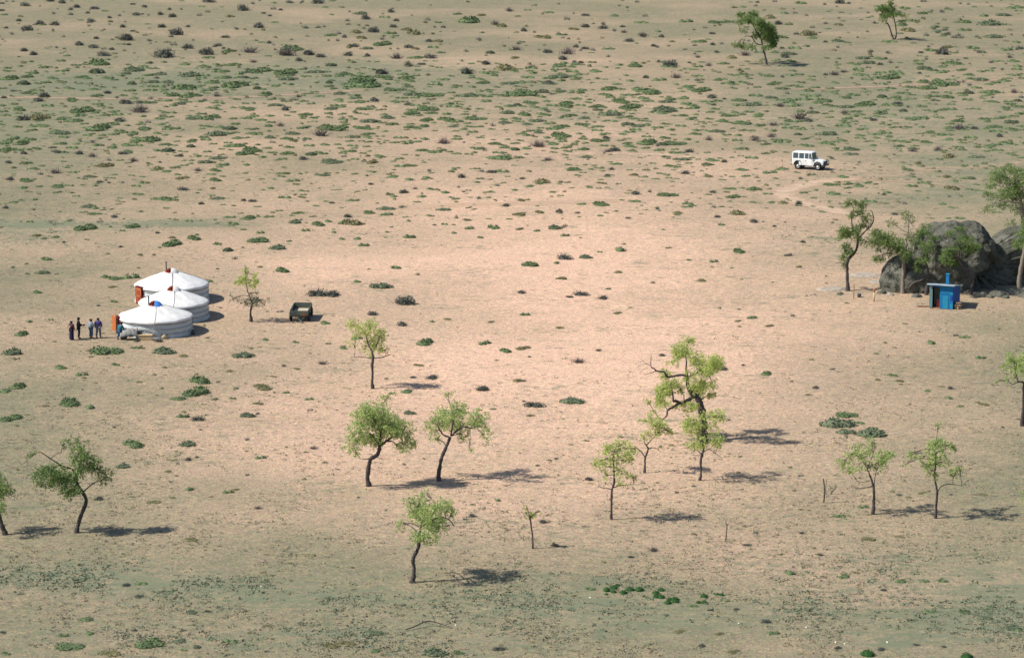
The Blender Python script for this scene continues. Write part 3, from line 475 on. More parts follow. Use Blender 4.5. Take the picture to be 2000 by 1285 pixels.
# ------------------------------------------------------------ shrubs: where each one stands (enlarged-tile coordinates: x,y,width + kind)
# kinds: g green cushion, o olive tuft, d dark bush, t bare twiggy bush, l lush dark green ball
A = """145,30,55d 345,15,50d 425,40,45d 530,47,50d 488,73,35d 103,115,45d 150,165,75d 220,135,60d 297,135,65d 30,157,30d 512,118,45d 615,100,30d 743,25,30d 808,40,35d 758,82,50d 797,80,20d 900,80,40d 965,92,50d 945,53,30d 687,150,45d 740,175,30d 907,150,50d
983,188,85d 1045,150,30d 697,217,95d 540,215,35d 445,248,60d 517,263,60d 622,277,35d 715,250,35d 585,305,70d 190,302,60d 130,283,50d 1365,52,75d 1440,148,70d 1325,163,25d 1255,207,45d 1470,75,30d 1505,90,25d 1565,57,30d 1770,15,60d 1170,8,70d 1620,15,40d 1920,208,35d 1968,258,60d
1500,240,35d 1215,255,40d 1150,297,90d 1395,285,95t 1600,300,110t 1730,300,80d 1790,315,60d 1935,305,60d 1675,337,50d 1415,345,50t 905,308,120d 845,352,35d 10,60,35d 10,20,30d 280,5,50d 75,10,20d 1625,260,150 1280,283,80 1165,325,60 545,345,140 1300,355,90 1840,362,100 1845,192,70 1285,92,50o 1535,128,35
1045,265,70d 540,395,150 735,385,130 700,408,70 895,410,90 1065,415,130 1435,385,150 1585,398,140 1770,395,100 1940,408,90 1225,395,90 455,425,80 480,440,60 600,438,60 60,430,120 145,425,80 120,463,120 290,440,60 250,465,60 1235,430,90 1360,430,80 1605,435,100 1710,430,50 850,455,80 730,465,90 940,455,80
1175,458,80 1040,480,140 890,487,60 1440,492,80 1330,465,170 1540,482,50 1840,460,70 1950,465,90 380,495,60 145,515,75 15,497,40 535,530,80 240,537,75d 595,518,50d 960,527,90 1075,527,130 1485,522,100 1895,520,75 1665,540,40t 1210,535,50t 1730,525,40 1785,540,50 1975,538,60 400,550,80 20,545,40d 210,560,60d
840,570,80 705,572,70d 1000,575,80 1103,570,55 1540,583,85 1590,610,60d 1580,565,35t 15,590,35 100,610,85 450,610,150 780,618,100t 1180,605,60 1385,600,80 1215,592,40 1300,603,40 1735,582,40 1850,605,80 1700,635,80 1690,655,40 130,665,70d 225,655,110o 365,655,70 400,670,100 445,650,50 665,672,65d 1065,658,85 1185,648,125
1300,665,45 1400,655,45 1455,672,60 945,655,45 35,648,50 105,712,55 250,706,60 340,735,110 560,703,150 505,728,60 510,750,40 637,750,60 430,743,40 720,703,40 810,712,80 970,718,65 915,713,50 1130,705,40 1270,712,130 1200,742,130 1325,742,40 1565,700,50t 1680,718,65 1860,705,170 1635,740,90 1755,680,30 1790,750,90t
1510,765,70 1605,768,75 1970,760,80 65,780,60 150,775,85 120,795,100 20,805,50 330,800,70 430,805,40 545,775,50 590,768,25 800,775,150 705,812,65 920,800,70 1060,815,85 1075,780,70 1150,782,50 1300,808,110 1400,830,130 1360,850,110 1490,828,50 1620,825,60 1600,850,80 1730,857,110 1800,860,50 1840,895,130 1700,885,60d
1575,890,45 1940,840,80 1970,815,50 1725,815,50 195,825,70 60,830,120 135,855,50d 318,850,45d 440,855,60d 515,870,60t 688,855,55d 925,835,130 1000,870,45d 745,895,55t 1095,875,50 1150,900,90 1220,878,100 1455,880,50 45,908,40d 155,907,80 580,922,90o 505,980,85 430,995,30 180,943,55 235,928,40 892,905,30d 885,938,70o
970,938,60 1240,922,60 1385,922,50 1210,945,80 935,958,50 1105,950,50t 1010,990,70o 1210,1000,85 1575,965,70 1570,988,40 1815,975,70 1975,972,40 310,960,75t 50,1000,50d 140,1000,90 320,1032,90 220,1040,40 115,1050,65 315,1075,50 805,1022,50 760,1040,45 775,1083,65 555,1015,35d 610,1020,25d 1025,1055,60d 890,1103,110 960,1118,60
1215,1103,90 1590,1105,60 1690,1098,50o 1410,1122,45d 1362,1118,35d 1125,1137,40d 1852,1132,35d 1715,1065,30o 1520,1052,50 1635,1010,60 1655,1030,40 180,1117,50 745,1110,40o 500,1148,100 535,1190,75 465,1185,40 540,1165,60 930,1163,40 775,1183,40 635,1210,40d 1660,1182,75 1390,1210,100 1280,1213,60 1500,1210,50 1305,1250,60 1650,1238,75
1785,1245,90 1740,1210,40 1945,1207,60d 1930,1237,80 470,1265,130 735,1260,90 30,1160,40d 1970,1120,60"""
B = """755,13,20d 985,60,50t 330,67,45d 353,115,40d 338,150,45d 290,100,50 150,72,90 190,103,60d 765,108,150 825,85,50o 690,83,50 905,135,50t 940,145,60o 1205,73,50 1410,85,45d 1573,92,50 1722,130,65 1970,125,65 1405,148,60d 1350,162,60o 1505,157,50d 1615,150,35d 1625,180,40t 1650,228,50d 1700,245,30 1730,200,60t 1832,205,40d
1793,257,40d 1895,232,40o 1068,172,45d 1275,197,55 1180,205,90o 135,178,70o 225,175,70d 60,208,35d 165,212,60o 320,190,60 415,165,60o 450,185,80o 345,203,40 270,240,110 110,258,90d 190,268,70 530,230,45d 585,228,60o 465,272,50o 425,263,50d 560,268,50 610,298,50 548,320,60d 450,320,80 80,310,60d 195,312,40d 355,320,80t
430,365,60d 495,358,45d 875,293,85 1025,275,60t 1018,322,50o 1200,290,60d 1310,295,90t 1285,325,70d 1410,272,45d 1355,262,40d 1540,277,60 1388,350,40d 1690,365,80 1880,360,90d 1820,345,40t 1990,350,30d 860,355,60d 970,378,120o 1112,375,45t 1460,400,65 750,402,90d 1265,420,120 1370,437,50 1090,435,60 1745,433,40d 1825,450,60
1915,430,60t 890,418,50 1440,465,15d 80,408,90 150,440,170 280,405,90d 290,425,100 420,430,100 450,440,40 620,447,60 665,428,40 575,462,40 150,468,190 350,498,100 410,475,40 830,457,90 700,485,60 790,490,50 980,460,90 1020,465,50 1210,465,60d 35,520,75 120,530,60 445,522,100 560,525,130 660,520,40 755,530,100 862,540,65
945,530,80 1050,510,170 1160,508,100 1265,503,80 1115,522,70 1180,545,50 880,515,40 910,490,40 1555,490,110 1740,497,170 1525,527,70 1640,533,60 1975,487,60 540,558,30 235,560,60d 375,550,40 425,580,80 125,550,60 150,573,60 345,568,50 1600,558,110 1725,550,60 1855,563,80 1960,550,65 1640,590,130 1690,570,40 15,600,35
185,604,90 240,605,30 440,625,90 530,600,120 640,583,60 550,625,70 760,613,50 820,610,40 1025,583,80 925,598,40 1120,600,50 1110,570,80 970,625,90 1060,635,90 1175,608,40 1190,635,70 1310,570,100 1290,590,80 1310,620,40 1330,640,100 1455,590,90 1480,610,70 1550,632,120 1665,618,50 1640,655,60 1840,608,150 1980,608,40
1880,632,30 300,653,90 205,670,110 515,665,90 620,660,110 690,680,60 810,657,110 740,662,60 510,700,80 675,703,70 35,705,100 165,708,85 340,690,80 430,705,80 60,685,40 1030,665,60 955,680,90 1140,668,90 1080,690,70 1285,700,110 1400,690,80 1400,660,60 1650,690,90 1700,700,70 1720,677,40 1755,692,30 1810,715,55 1480,710,60
1575,680,40 1940,705,50 1960,650,60 965,728,30 120,760,110 205,742,90 780,740,50 1035,750,40 1070,738,30 1145,738,70 1225,722,60 1265,748,130 410,768,40o 525,780,60 690,778,55 900,797,75 110,813,55 245,796,35 620,795,75t 810,832,65 1015,833,80 1145,810,90t 1240,830,50 1235,805,60 1310,820,70 1395,825,70 1400,778,50
1500,780,100 1530,768,50d 1650,795,70 1760,785,130 1860,765,70 1850,800,110 1970,780,50 1940,805,40 90,840,60 165,857,40 205,845,30 600,842,60 560,852,50 500,840,40 690,860,50 760,862,40 260,875,60 40,830,40 920,875,130 905,868,40t 1030,883,60 1200,890,60t 1420,872,80 1570,838,60d 1535,845,50t 1670,843,50 1820,840,60
1985,845,50d 1905,855,60 1860,875,50 1920,885,70 370,888,40 230,903,70o 510,908,30 130,970,60 440,922,70 375,930,50 220,963,40 800,943,40 945,960,65 885,960,50d 660,957,40o 1345,937,100 1325,953,50 1580,918,60 1500,940,40 1450,947,40 1550,945,35d 1535,980,35d 1395,965,35 1890,930,70 1960,965,60d 1985,912,40 1750,947,40o
1825,970,40 1680,975,50o 340,987,60 440,1005,60 535,995,55 190,980,25d 720,985,60d 1055,997,35d 815,1020,45 1175,1008,100o 1305,1020,40 215,1027,40d 1100,1040,50 1500,1020,50o 1435,1042,35 560,1058,60 640,1077,60 685,1110,45 1025,1063,45 460,1053,30t 400,1072,60d 315,1088,45 350,1098,50 485,1100,60 730,1070,30t 1685,1080,50d
1650,1065,30 1770,1070,25d 1880,1083,110 1270,1093,30 1045,1117,50o 130,1120,90o 300,1157,100 400,1155,40 620,1165,80 200,1180,80 300,1198,70 95,1205,60d 755,1160,40 960,1145,50d 1145,1180,60o 1040,1192,70o 1385,1140,50 1490,1130,110 1685,1125,60 1610,1117,30 1260,1180,50d 1365,1187,30d 1920,1185,60o 1980,1140,50 1800,1160,30
550,1205,50 755,1225,50o 110,1238,110o 1235,1270,85 895,1270,50 1650,1217,30d 760,1275,50 1050,1275,50o 1975,1155,50"""
C_ = """123,125,80 295,122,90 355,128,70 755,22,60 968,15,60d 1020,20,30d 512,15,25d 380,42,40o 675,78,50 575,97,70o 715,52,15d 630,133,50d 680,140,40 893,132,35t 963,138,50o 990,120,30 260,188,35d 180,230,80 240,222,30 265,250,35d 655,205,80 800,190,90o 820,215,60 860,185,20t 955,227,75 890,235,30d 1070,210,20d
775,262,50 650,270,30d 720,272,60 690,295,100 665,318,50d 610,295,50 290,292,35d 180,320,35t 240,365,45t 140,350,40d 178,375,50 35,355,65t 445,305,60t 365,320,60o 520,295,40 1320,135,80 1390,122,70 1335,50,60 1425,80,60 1350,168,80o 1165,130,30t 1150,95,30 1250,237,70 1490,155,60 1585,57,40 1720,42,30 1650,120,90
1765,93,60 1885,82,80 1920,50,50 1960,45,60 1815,128,140 1885,140,40 1665,172,65 1825,198,110 1555,195,50 1570,262,60o 1715,272,70 1780,297,40 1610,298,40 1480,285,70 1540,295,90d 1423,295,30d 1675,327,25d 1590,347,110 1970,240,50 1900,282,60 1980,272,40d 1920,320,40t 1935,345,60 1980,375,60 1100,322,80 1185,330,60
1125,348,90 1225,328,30d 1195,360,40d 1445,378,95 958,362,35 995,400,50t 940,415,60t 890,418,30d 1100,423,60 1165,438,60 1240,425,130 1280,405,60 1040,437,25d 1415,410,30d 1290,378,20d 570,427,60 515,413,25 590,465,80 650,490,80 510,490,40 380,495,35 430,462,50 350,465,60 190,463,40 190,495,130 55,435,50t 1440,450,90
1455,482,110 1570,462,150 1345,460,50 1370,492,70 1255,495,60 1755,440,90 1885,453,60 1840,465,50 1700,515,100 1800,510,110 1945,515,50t 790,510,60 930,515,50 1050,533,70 1215,535,90 1310,525,50 1280,547,60 1485,540,70 1580,540,80 590,540,80 815,540,60 1000,550,60 100,550,60 20,560,60 255,542,60d 330,553,30d 415,552,90
475,577,120 145,588,60 150,605,70 20,605,60 265,585,35d 500,535,60 870,555,100 690,560,60 760,558,60 845,578,50 640,590,60t 710,592,70 1100,575,140 1010,592,90 1295,578,50d 1435,598,60 1325,617,80 1585,612,60 1810,570,60 1960,560,80 1965,588,80 365,642,90 520,640,55 825,625,80 885,637,40 1000,630,50t 1070,625,45
1205,633,40d 1370,665,60 1440,655,40 1545,660,50 1620,670,80 1960,640,60 1690,612,30 90,650,60 150,660,40 320,680,70 430,678,110 95,700,40 215,692,30 250,685,30 680,670,80 750,655,90t 800,675,50d 1010,665,60 1050,680,40 1160,670,40d 1215,683,30 1280,688,30 600,695,60t 295,728,90 990,705,70 1100,705,30 1640,715,80t
1580,715,60 1720,715,50d 1830,700,90 1840,735,60 1865,760,45d 1940,725,60 1930,678,90 175,752,65 240,778,50t 735,748,75 900,742,110 590,760,60t 390,785,30 500,780,60t 550,808,60 770,778,50 1080,758,50 1170,750,60 625,795,55 890,800,70 960,772,15d 815,765,20 1280,790,60 1330,795,60 1390,785,50 1395,815,40 1450,788,80
1480,745,60 1295,820,60 1580,780,60 1650,785,50 1520,835,50t 1700,770,60 1980,770,30 60,795,120 20,800,60 420,830,70 120,850,80 550,860,50 75,855,60 940,832,50 1030,830,100 1035,855,80 1380,840,60t 1590,868,90o 1740,870,80 1920,860,50 1980,880,40 100,885,80 255,895,70 325,903,40d 480,883,60 230,915,80 140,912,60
425,948,60 580,963,65 445,983,50 240,980,60o 105,962,60t 650,945,60 810,975,45 1415,910,50o 1350,950,60 1490,942,35 985,990,60 1385,987,40 1680,992,80 1570,985,50o 1920,918,40 935,1025,90 1010,1030,60 1080,1040,60 1010,1050,50 930,1083,70 1025,1077,20d 485,1047,90 360,1055,60 370,1092,90 265,1072,40d 300,1108,30
570,1083,45 590,1130,45 650,1128,60o 745,1135,50d 440,1100,30 30,1083,60 1250,1077,55 1215,1085,30d 1410,1067,35 1370,1040,60 1440,1023,60 1585,1045,90o 1710,1060,50 1135,1125,70 1205,1133,20 1545,1140,50 125,1140,50 150,1150,40 60,1183,60 290,1210,40d 405,1185,100o 870,1182,40 495,1237,50d 610,1263,30d 665,1240,20d
1280,1195,40d 1640,1217,60 1690,1270,50"""
D = """215,83,60o 245,105,30 460,37,140 735,35,90 680,60,30 880,72,30d 1090,95,90 965,95,50o 950,125,120 1220,137,50 1263,165,95 1440,105,120 1355,153,20d 1555,153,100 1610,120,30 1705,60,40 1305,22,60 1360,55,30 1650,12,70 1785,18,80 1940,8,90 1905,107,35 265,220,60 63,265,30 150,243,20d 240,290,80 157,303,30 205,405,50
600,322,60 660,322,80 735,322,70 630,370,50o 640,457,40 1165,342,50 1585,277,90 1215,272,20d 860,193,25d 480,108,20d 360,123,25d 675,148,30d 125,630,85 155,570,40 75,737,115 608,725,165 905,727,140 755,715,45 795,717,40 880,672,55d 765,672,40d 500,725,40o 1355,748,115 1020,752,60o 650,808,50 335,823,65 457,862,55
1810,573,50 1765,410,100d 1840,412,90d 1550,510,20d 1575,508,25d 1990,345,40 1480,667,35 1655,683,40 1830,690,30 1915,715,40 1285,838,50o 1800,797,60t 1655,827,40o 1100,890,130 1080,950,160 985,992,80 1475,925,120o 1595,962,40 1320,940,30 1297,995,35 1205,995,50o 1440,1017,60o 1725,1000,40 105,920,110 30,955,65
385,1010,140 515,1048,65 55,1093,130 1020,1097,60 1100,1108,70d 1385,1085,95 1440,1078,30d 730,1237,135 1052,1247,105 1750,1270,50t 1530,870,40o 250,1035,40o"""
E = """150,16,60o 45,108,40 140,105,40 170,142,55 425,98,60 675,73,30 765,45,50 895,42,50 1060,47,70o 1240,42,90 1295,88,45 1385,100,20 1870,152,40o 1620,172,70 1405,203,85 1300,207,80d 1240,242,40 1105,243,95 1490,180,25 1275,322,60o 1590,287,50o 355,268,55 135,345,45 268,363,120 1050,403,50d 1320,427,40d 1390,410,80d
1500,432,60d 400,455,125d 1535,385,30 1660,485,30o 10,415,50d 222,523,60d 390,583,60d 560,568,35 640,550,40o 885,565,40o 1070,528,50 1265,595,50o 1590,515,50o 520,675,110 840,690,70 955,722,80 1055,710,80o 1100,762,25d 915,778,30o 1480,725,35d 1370,785,80t 55,715,40d 135,660,50 485,805,60o 545,873,75d 445,875,40d 415,955,60
330,970,30 828,940,90d 1125,1025,110d 1065,1010,25t 1340,1000,130 1040,890,70o 1100,1085,50o 430,1070,75 700,1068,75d 1840,752,45d 895,1048,40o 1990,225,30 1410,1227,40o 1330,1250,30o"""
F_ = """500,12,60d 545,8,20d 610,33,25d 670,15,30o 765,122,35d 405,170,75 695,195,40t 145,227,50 268,232,40 262,262,20 370,267,20 195,333,60o 425,328,25o 750,257,45o 900,350,25o 410,560,45o 478,545,55 575,588,50o 1670,655,50 1475,690,50 1475,677,30 1415,622,20d 1755,770,50 565,850,75 1270,868,50 1300,895,50o
1185,888,40o 930,830,30d 835,933,45d 795,970,40o 1460,953,40 1595,937,40d 1590,995,50 1640,1038,40 1775,1025,60o 1540,925,40o 320,828,60d 435,808,30d 1025,1083,115 965,1125,180 1140,1180,180 1010,1175,100 1085,1130,50 1880,1155,25d"""
G_ = """690,213,90 1045,177,45d 1098,165,25d 935,240,50o 965,178,35o 1455,168,50 1750,105,35 1045,347,60 1275,362,50 1440,447,50t 1180,383,30o 1320,343,40o 545,395,60d 740,382,40o 860,405,80o 1060,618,90o 470,1065,80 750,1128,40d 400,1215,150 830,1188,170 1000,1183,80 1100,1220,80 1030,1240,40 620,1240,130o 490,1150,60 350,1160,60
1285,1192,70 1160,1022,40d 1060,1025,80 1500,1098,60o 790,870,60 700,875,60d 770,938,50d 1400,1135,60o 15,1140,40d 40,1260,60 1490,1245,30d 1830,1205,120o 1930,1195,110o"""
H_ = """230,1137,110 90,1200,160o 240,1245,60 560,1250,160 710,1248,80 925,1230,70d 785,490,50d 735,510,25d 930,408,40 1435,287,60d 1183,523,60d 1235,655,50d 1790,682,60t 1665,720,40d 1440,898,60 1210,178,35o 1140,210,30d 1350,935,40o"""
I_ = """755,452,40o 1100,443,50 1305,373,35d 1425,360,50o 1475,352,30o 1765,365,60o 970,495,60 760,588,35d 1130,615,80o 1305,600,60o 645,703,40o 870,708,40d 455,652,45d 400,563,25t 1065,805,50o 710,815,70 1445,855,50 1545,855,60 1315,858,60 1820,835,20d 1665,1022,80 1785,1055,80 1810,1005,50 1470,1025,60 1860,945,40 1940,1110,110
1980,1130,60 200,1213,50d 370,1245,80o 965,1225,50d 1130,1262,70l 1680,1278,60l 990,1270,40o 1400,1208,40d 1550,1218,40d 1205,1230,60d 80,1130,70o 300,1145,60o 600,1145,60 1215,905,40d 560,1080,60d 395,1010,40d 150,995,50 340,968,35 1000,830,60"""
L_ = """235,215,90l 330,183,100l 375,150,70l 325,237,70l 228,268,50l 445,248,95l 540,205,100l 660,208,110l 945,210,90l 880,255,80l 880,300,80l 940,302,100l 1115,335,110l 1050,330,80l 1130,360,90l 1030,378,90l 760,308,70 1503,293,85l 1425,375,60l 1503,373,85l 1675,265,60l 1730,277,70l 1345,425,80o 1785,360,60d 1930,458,60o"""
SH = []
for txt, ox, oy, k in ((A, 0, 0, 2.857), (B, 650, 0, 2.857), (C_, 1300, 0, 2.857), (D, 0, 430, 2.857), (E, 650, 430, 2.857), (F_, 1300, 430, 2.857), (G_, 0, 835, 2.857), (H_, 650, 835, 2.857), (I_, 1300, 835, 2.857), (L_, 1150, 1120, 6.667)):
    for tok in txt.split():
        kd = 'g'
        if tok[-1] in 'godtl': kd = tok[-1]; tok = tok[:-1]
        x, y, wd = map(float, tok.split(',')); x, y, wd = ox + x / k, oy + y / k, wd / k
        if any(abs(x - a[0]) < 7 and abs(y - a[1]) < 3.5 for a in SH): continue
        SH.append((x, y, wd, kd))

# ---- shrub shapes (unit width), a few of each kind
def leaves_on(P, S, asp=.6, up=.4): return quads_mesh('x', P, S, asp, up)
def shrub_geo(kind, n, seed, lite=False):
    r = np.random.default_rng(seed); Vs = []; Fs = []; b = 0
    def put(V_, F_):
        nonlocal b
        Vs.append(V_); Fs.append(F_ + b); b += len(V_)
    hz = {'g': .24, 'o': .20, 'd': .42, 't': .46, 'l': .42}[kind]
    nl = 1 if kind == 'l' else int(r.integers(2, 5)); lobes = []
    for i in range(nl):
        lobes.append((r.uniform(-.27, .27) if nl > 1 else 0, r.uniform(-.3, .3) if nl > 1 else 0, r.uniform(.2, .32) if nl > 1 else .46, r.uniform(.6, 1.0)))
    if kind in 'godl':
        for (lx, ly, lr, lh) in lobes:                       # closed leafy mound
            if kind == 'd': lr, lh = lr * .62, lh * .6
            ns, nr = (7, 2) if lite else (12, 4); vs = []; fs = []
            for j in range(nr + 1):
                t = j / nr * math.pi / 2 * .98
                for i in range(ns):
                    q = 2 * math.pi * i / ns + (j % 2) * .3; k = 1 + r.normal() * .13
                    vs.append((lx + lr * math.cos(t) * math.cos(q) * k, ly + lr * math.cos(t) * math.sin(q) * k, max(-.02, hz * lh * math.sin(t) * k * .92 - .01)))
            for j in range(nr):
                for i in range(ns): fs.append((j * ns + i, j * ns + (i + 1) % ns, (j + 1) * ns + (i + 1) % ns, (j + 1) * ns + i))
            put(np.array(vs), np.array(fs))
        m_ = n // nl
        for (lx, ly, lr, lh) in lobes:                       # leaf sprays breaking the outline
            q = r.uniform(0, 2 * math.pi, m_); t = np.arcsin(r.uniform(0, 1, m_)); k = r.uniform(.85, 1.22, m_)
            P = np.stack([lx + lr * np.cos(t) * np.cos(q) * k, ly + lr * np.cos(t) * np.sin(q) * k, hz * lh * np.sin(t) * k + .01], 1)
            S = r.uniform(.05, .12, m_) * (1.5 if lite else 1) * (.8 if kind == 'l' else 1)
            put(*leaves_on(P, S))
    if kind in 'td' or (kind == 'o' and not lite):
        m_ = int(n * (.5 if kind == 't' else .40)); q = r.uniform(0, 2 * math.pi, m_); el = r.uniform(.35, 1.45, m_); L = r.uniform(.4, 1.0, m_) * hz * 1.35
        bx = r.normal(size=(m_, 2)) * .13; d = np.stack([np.cos(q) * np.cos(el), np.sin(q) * np.cos(el), np.sin(el)], 1)
        P0 = np.concatenate([bx, np.zeros((m_, 1)) - .01], 1); P1 = P0 + d * L[:, None]; s_ = np.cross(d, r.normal(size=(m_, 3))); s_ /= np.linalg.norm(s_, axis=1)[:, None]; wdt = .014 if kind != 'd' else .012
        Vq = np.stack([P0 - s_ * wdt, P0 + s_ * wdt, P1 + s_ * .004, P1 - s_ * .004], 1).reshape(-1, 3); put(Vq, np.arange(4 * m_).reshape(-1, 4))
    if kind == 't':
        m_ = n // 3; P = r.normal(size=(m_, 3)) * np.array([.2, .2, .09]) + np.array([0, 0, hz * .45]); P[:, 2] = np.abs(P[:, 2]); put(*leaves_on(P, r.uniform(.03, .07, m_)))
    return np.concatenate(Vs), np.concatenate(Fs)
NAMES = {'g': 'green_shrub', 'o': 'olive_shrub', 'd': 'dark_bush', 't': 'twiggy_bush', 'l': 'lush_shrub'}
CAT = {'g': 'shrub', 'o': 'shrub', 'd': 'bush', 't': 'bush', 'l': 'shrub'}
GRP = {'g': 'green shrubs scattered over the plain', 'o': 'dry olive shrubs scattered over the plain', 'd': 'dark bushes scattered over the plain', 't': 'bare twiggy bushes scattered over the plain', 'l': 'lush green shrubs at the bottom right'}
proto = {}
for kd in 'godtl':
    proto[kd] = []
    for i in range(9 if kd in 'gd' else 5):
        V_, F_ = shrub_geo(kd, {'g': 330, 'o': 240, 'd': 330, 't': 260, 'l': 420}[kd], 100 + i * 13 + ord(kd)); me = np_mesh(NAMES[kd], V_, F_); me.materials.append(M['gd' if kd == 'g' and i % 2 else kd]); proto[kd].append(me)
lite = {kd: [shrub_geo(kd, 46, 500 + i * 7 + ord(kd), True) for i in range(6)] for kd in 'godt'}

LM = [('the front white tent', 304, 640, 120), ('the rearmost white tent', 336, 560, 110), ('the standing people', 165, 645, 110), ('the open cart', 584, 612, 90), ('the thin tree beside the cart', 490, 585, 60),
      ('the white jeep', 1587, 315, 90), ('the blue hut', 1848, 580, 80), ('the boulder', 1900, 500, 70), ('the slim level-armed tree', 728, 720, 120), ('the middle pair of trees', 790, 900, 130), ('the snaking trunk tree', 815, 1060, 130),
      ('the leaning tree at lower left', 150, 960, 150), ('the cluster around the tallest tree', 1320, 850, 170), ('the stunted sapling', 1040, 1040, 90), ('the three-stemmed snag', 1608, 960, 80), ('the lower right pair of trees', 1765, 950, 130),
      ('the far leaning tree', 1490, 90, 90), ('the far two-stemmed tree', 1745, 50, 80), ('the right edge tree', 1990, 780, 90), ('the forked dead stick', 1417, 1040, 60)]
ORD = ['nearest', 'second nearest', 'third nearest', 'fourth nearest', 'fifth nearest', 'sixth nearest', 'seventh nearest', 'eighth nearest', 'ninth nearest', 'tenth nearest']
LOOK = {'g': 'green cushion shrub', 'o': 'dry olive shrub', 'd': 'dark bush', 't': 'bare twiggy bush', 'l': 'lush dark green shrub'}
ind = {kd: sorted([s for s in SH if s[3] == kd], key=lambda s: -s[2])[:(290 if kd == 'g' else 300)] for kd in 'godtl'}
rest = [s for s in SH if s not in ind[s[3]]]
allind = sum(ind.values(), [])
U_ = 'zero one two three four five six seven eight nine ten eleven twelve thirteen fourteen fifteen sixteen seventeen eighteen nineteen'.split(); T_ = '_ _ twenty thirty forty fifty sixty seventy eighty ninety'.split()
def words(v):
    v = max(0, min(99, int(round(v))))
    return U_[v] if v < 20 else T_[v // 10] + ('-' + U_[v % 10] if v % 10 else '')
byl = {}
for s in allind:
    x, y, wd, kd = s; best = None
    for nm, lx, ly, rad in LM:
        d = math.hypot(x - lx, (y - ly) * 1.6)
        if d < rad and (best is None or d / rad < best[0]): best = (d / rad, nm, x - lx, (y - ly) * 1.6)
    size = 'wide' if wd > 34 else ('small' if wd < 17 else 'mid-sized')
    if best:
        dx, dy = best[2], best[3]
        dr = ('right of' if dx > 0 else 'left of') if abs(dx) > abs(dy) * 1.1 else ('in front of' if dy > 0 else 'behind')
        byl.setdefault((kd, dr, best[1]), []).append((math.hypot(dx, dy), s, size))
    else: byl.setdefault(('P', kd, size, round(x / 20), round(y / 12.85)), []).append((x, s, size))
lab = {}
for k, v in byl.items():
    v.sort(key=lambda q: q[0])
    for i, (_, s, size) in enumerate(v):
        if k[0] == 'P':
            px_, py_ = s[0] / 20, s[1] / 12.85
            t = f'{size} {LOOK[s[3]]}, {words(px_)} percent across and {words(py_)} percent down the photo'
            if len(v) > 1: t = ['left', 'middle', 'right', 'rightmost'][i if len(v) > 2 else i * 2] + ' ' + t
        else:
            t = f'{LOOK[k[0]]}, {ORD[min(i, 9)]} of those {k[1]} {k[2]}'
            if i > 9: t = f'{size} {LOOK[s[3]]} {k[1]} {k[2]}, {words(s[0] / 20)} percent across the photo'
        lab[s] = t
seen = {}
for s, t in lab.items():
    if t in seen: t = f'{LOOK[s[3]]}, {words(s[0] / 20)} percent across and {words(s[1] / 12.85)} percent down the photo'; lab[s] = t
    seen[t] = 1
def shrub_scale(x, y, wd, kd, rr):
    ph = {'g': .40 if y > 430 else .27, 'o': .36, 'd': .52, 't': .60, 'l': .78}[kd] * wd
    s = scl(y); W_ = wd / s; dp = W_ * rr.uniform(.75, 1.25) if kd != 'l' else W_
    hz = {'g': .24, 'o': .20, 'd': .42, 't': .46, 'l': .42}[kd]; tilt = (y + 485) / FPX
    hgt = max(ph / s - dp * .75 * tilt, W_ * .12)
    return W_ * 1.12, dp * 1.12, min(max(hgt / hz, W_ * .5), W_ * 1.6)
rr = random.Random(3)
for s in allind:
    x, y, wd, kd = s; g = at(x, y + wd * .10); a, b, c = shrub_scale(x, y, wd, kd, rr)
    o = bpy.data.objects.new(NAMES[kd], rr.choice(proto[kd])); link(o); o.location = g - Vector((0, 0, .01)); o.scale = (a * rr.choice((-1, 1)), b, c * rr.uniform(.7, 1.0)); o.rotation_euler = (0, 0, rr.uniform(-.15, .15))
    tag(o, lab[s], CAT[kd], GRP[kd])

# ---- the rest of the shrubs and the countless tufts: one mesh per kind
M['far_g'] = M['gd']
def scatter(name, items, m, kind='stuff', label=None, cat=None):
    """items: (x,y,width,kind)"""
    Vs = []; Fs = []; b = 0
    for x, y, wd, kd in items:
        V_, F_ = lite[kd][rr.randrange(6)]; g = at(x, y); a, bb, c = shrub_scale(x, y, wd * (1.2 if kd == 'g' else 1), kd, rr)
        q = V_ * np.array([a * rr.choice((-1, 1)), bb, c]) + np.array(g); Vs.append(q); Fs.append(F_ + b); b += len(V_)
    o = obj(name, np_mesh(name, np.concatenate(Vs), np.concatenate(Fs)), m); tag(o, label, cat, None, kind); return o
def upper(px, py):
    if py < 120: d = .25 + .25 * math.exp(-((px - 300) / 350) ** 2) + .35 * math.exp(-((px - 1850) / 250) ** 2)
    elif py < 300: d = 1.0 - .25 * math.exp(-((px - 1300) / 150) ** 2) * (py < 180)
    elif py < 450: d = .75 - .6 * (py - 300) / 150
    else: d = .07
    return d
items = {'g': list(rest), 'o': [], 'd': []}
for _ in range(9400):
    px, py = rr.uniform(-700, 2700), rr.uniform(-40, 470)
    if rr.random() > upper(px, py) * .8: continue
    if 1700 < px < 2120 and 430 < py: continue
    kd = rr.choices('god', (8, 2, 1) if py > 110 else (2, 2, 4))[0]
    items[kd].append((px, py, rr.uniform(5, 13) * (1.55 if kd == 'g' and 120 < py < 300 else 1.1), kd))
for _ in range(700):
    px, py = rr.uniform(-700, 2700), rr.uniform(470, 1300)
    if math.exp(-((px - 1080) / 600) ** 2 - ((py - 650) / 330) ** 2) > rr.random(): continue
    if 1700 < px < 2120 and py < 600: continue
    kd = rr.choices('od', (4, 1))[0]; items[kd].append((px, py, rr.uniform(6, 15), kd))
scatter('small_green_shrubs', items['g'], M['g'], 'stuff', 'countless small green shrubs dotted over the far plain', 'shrubs')
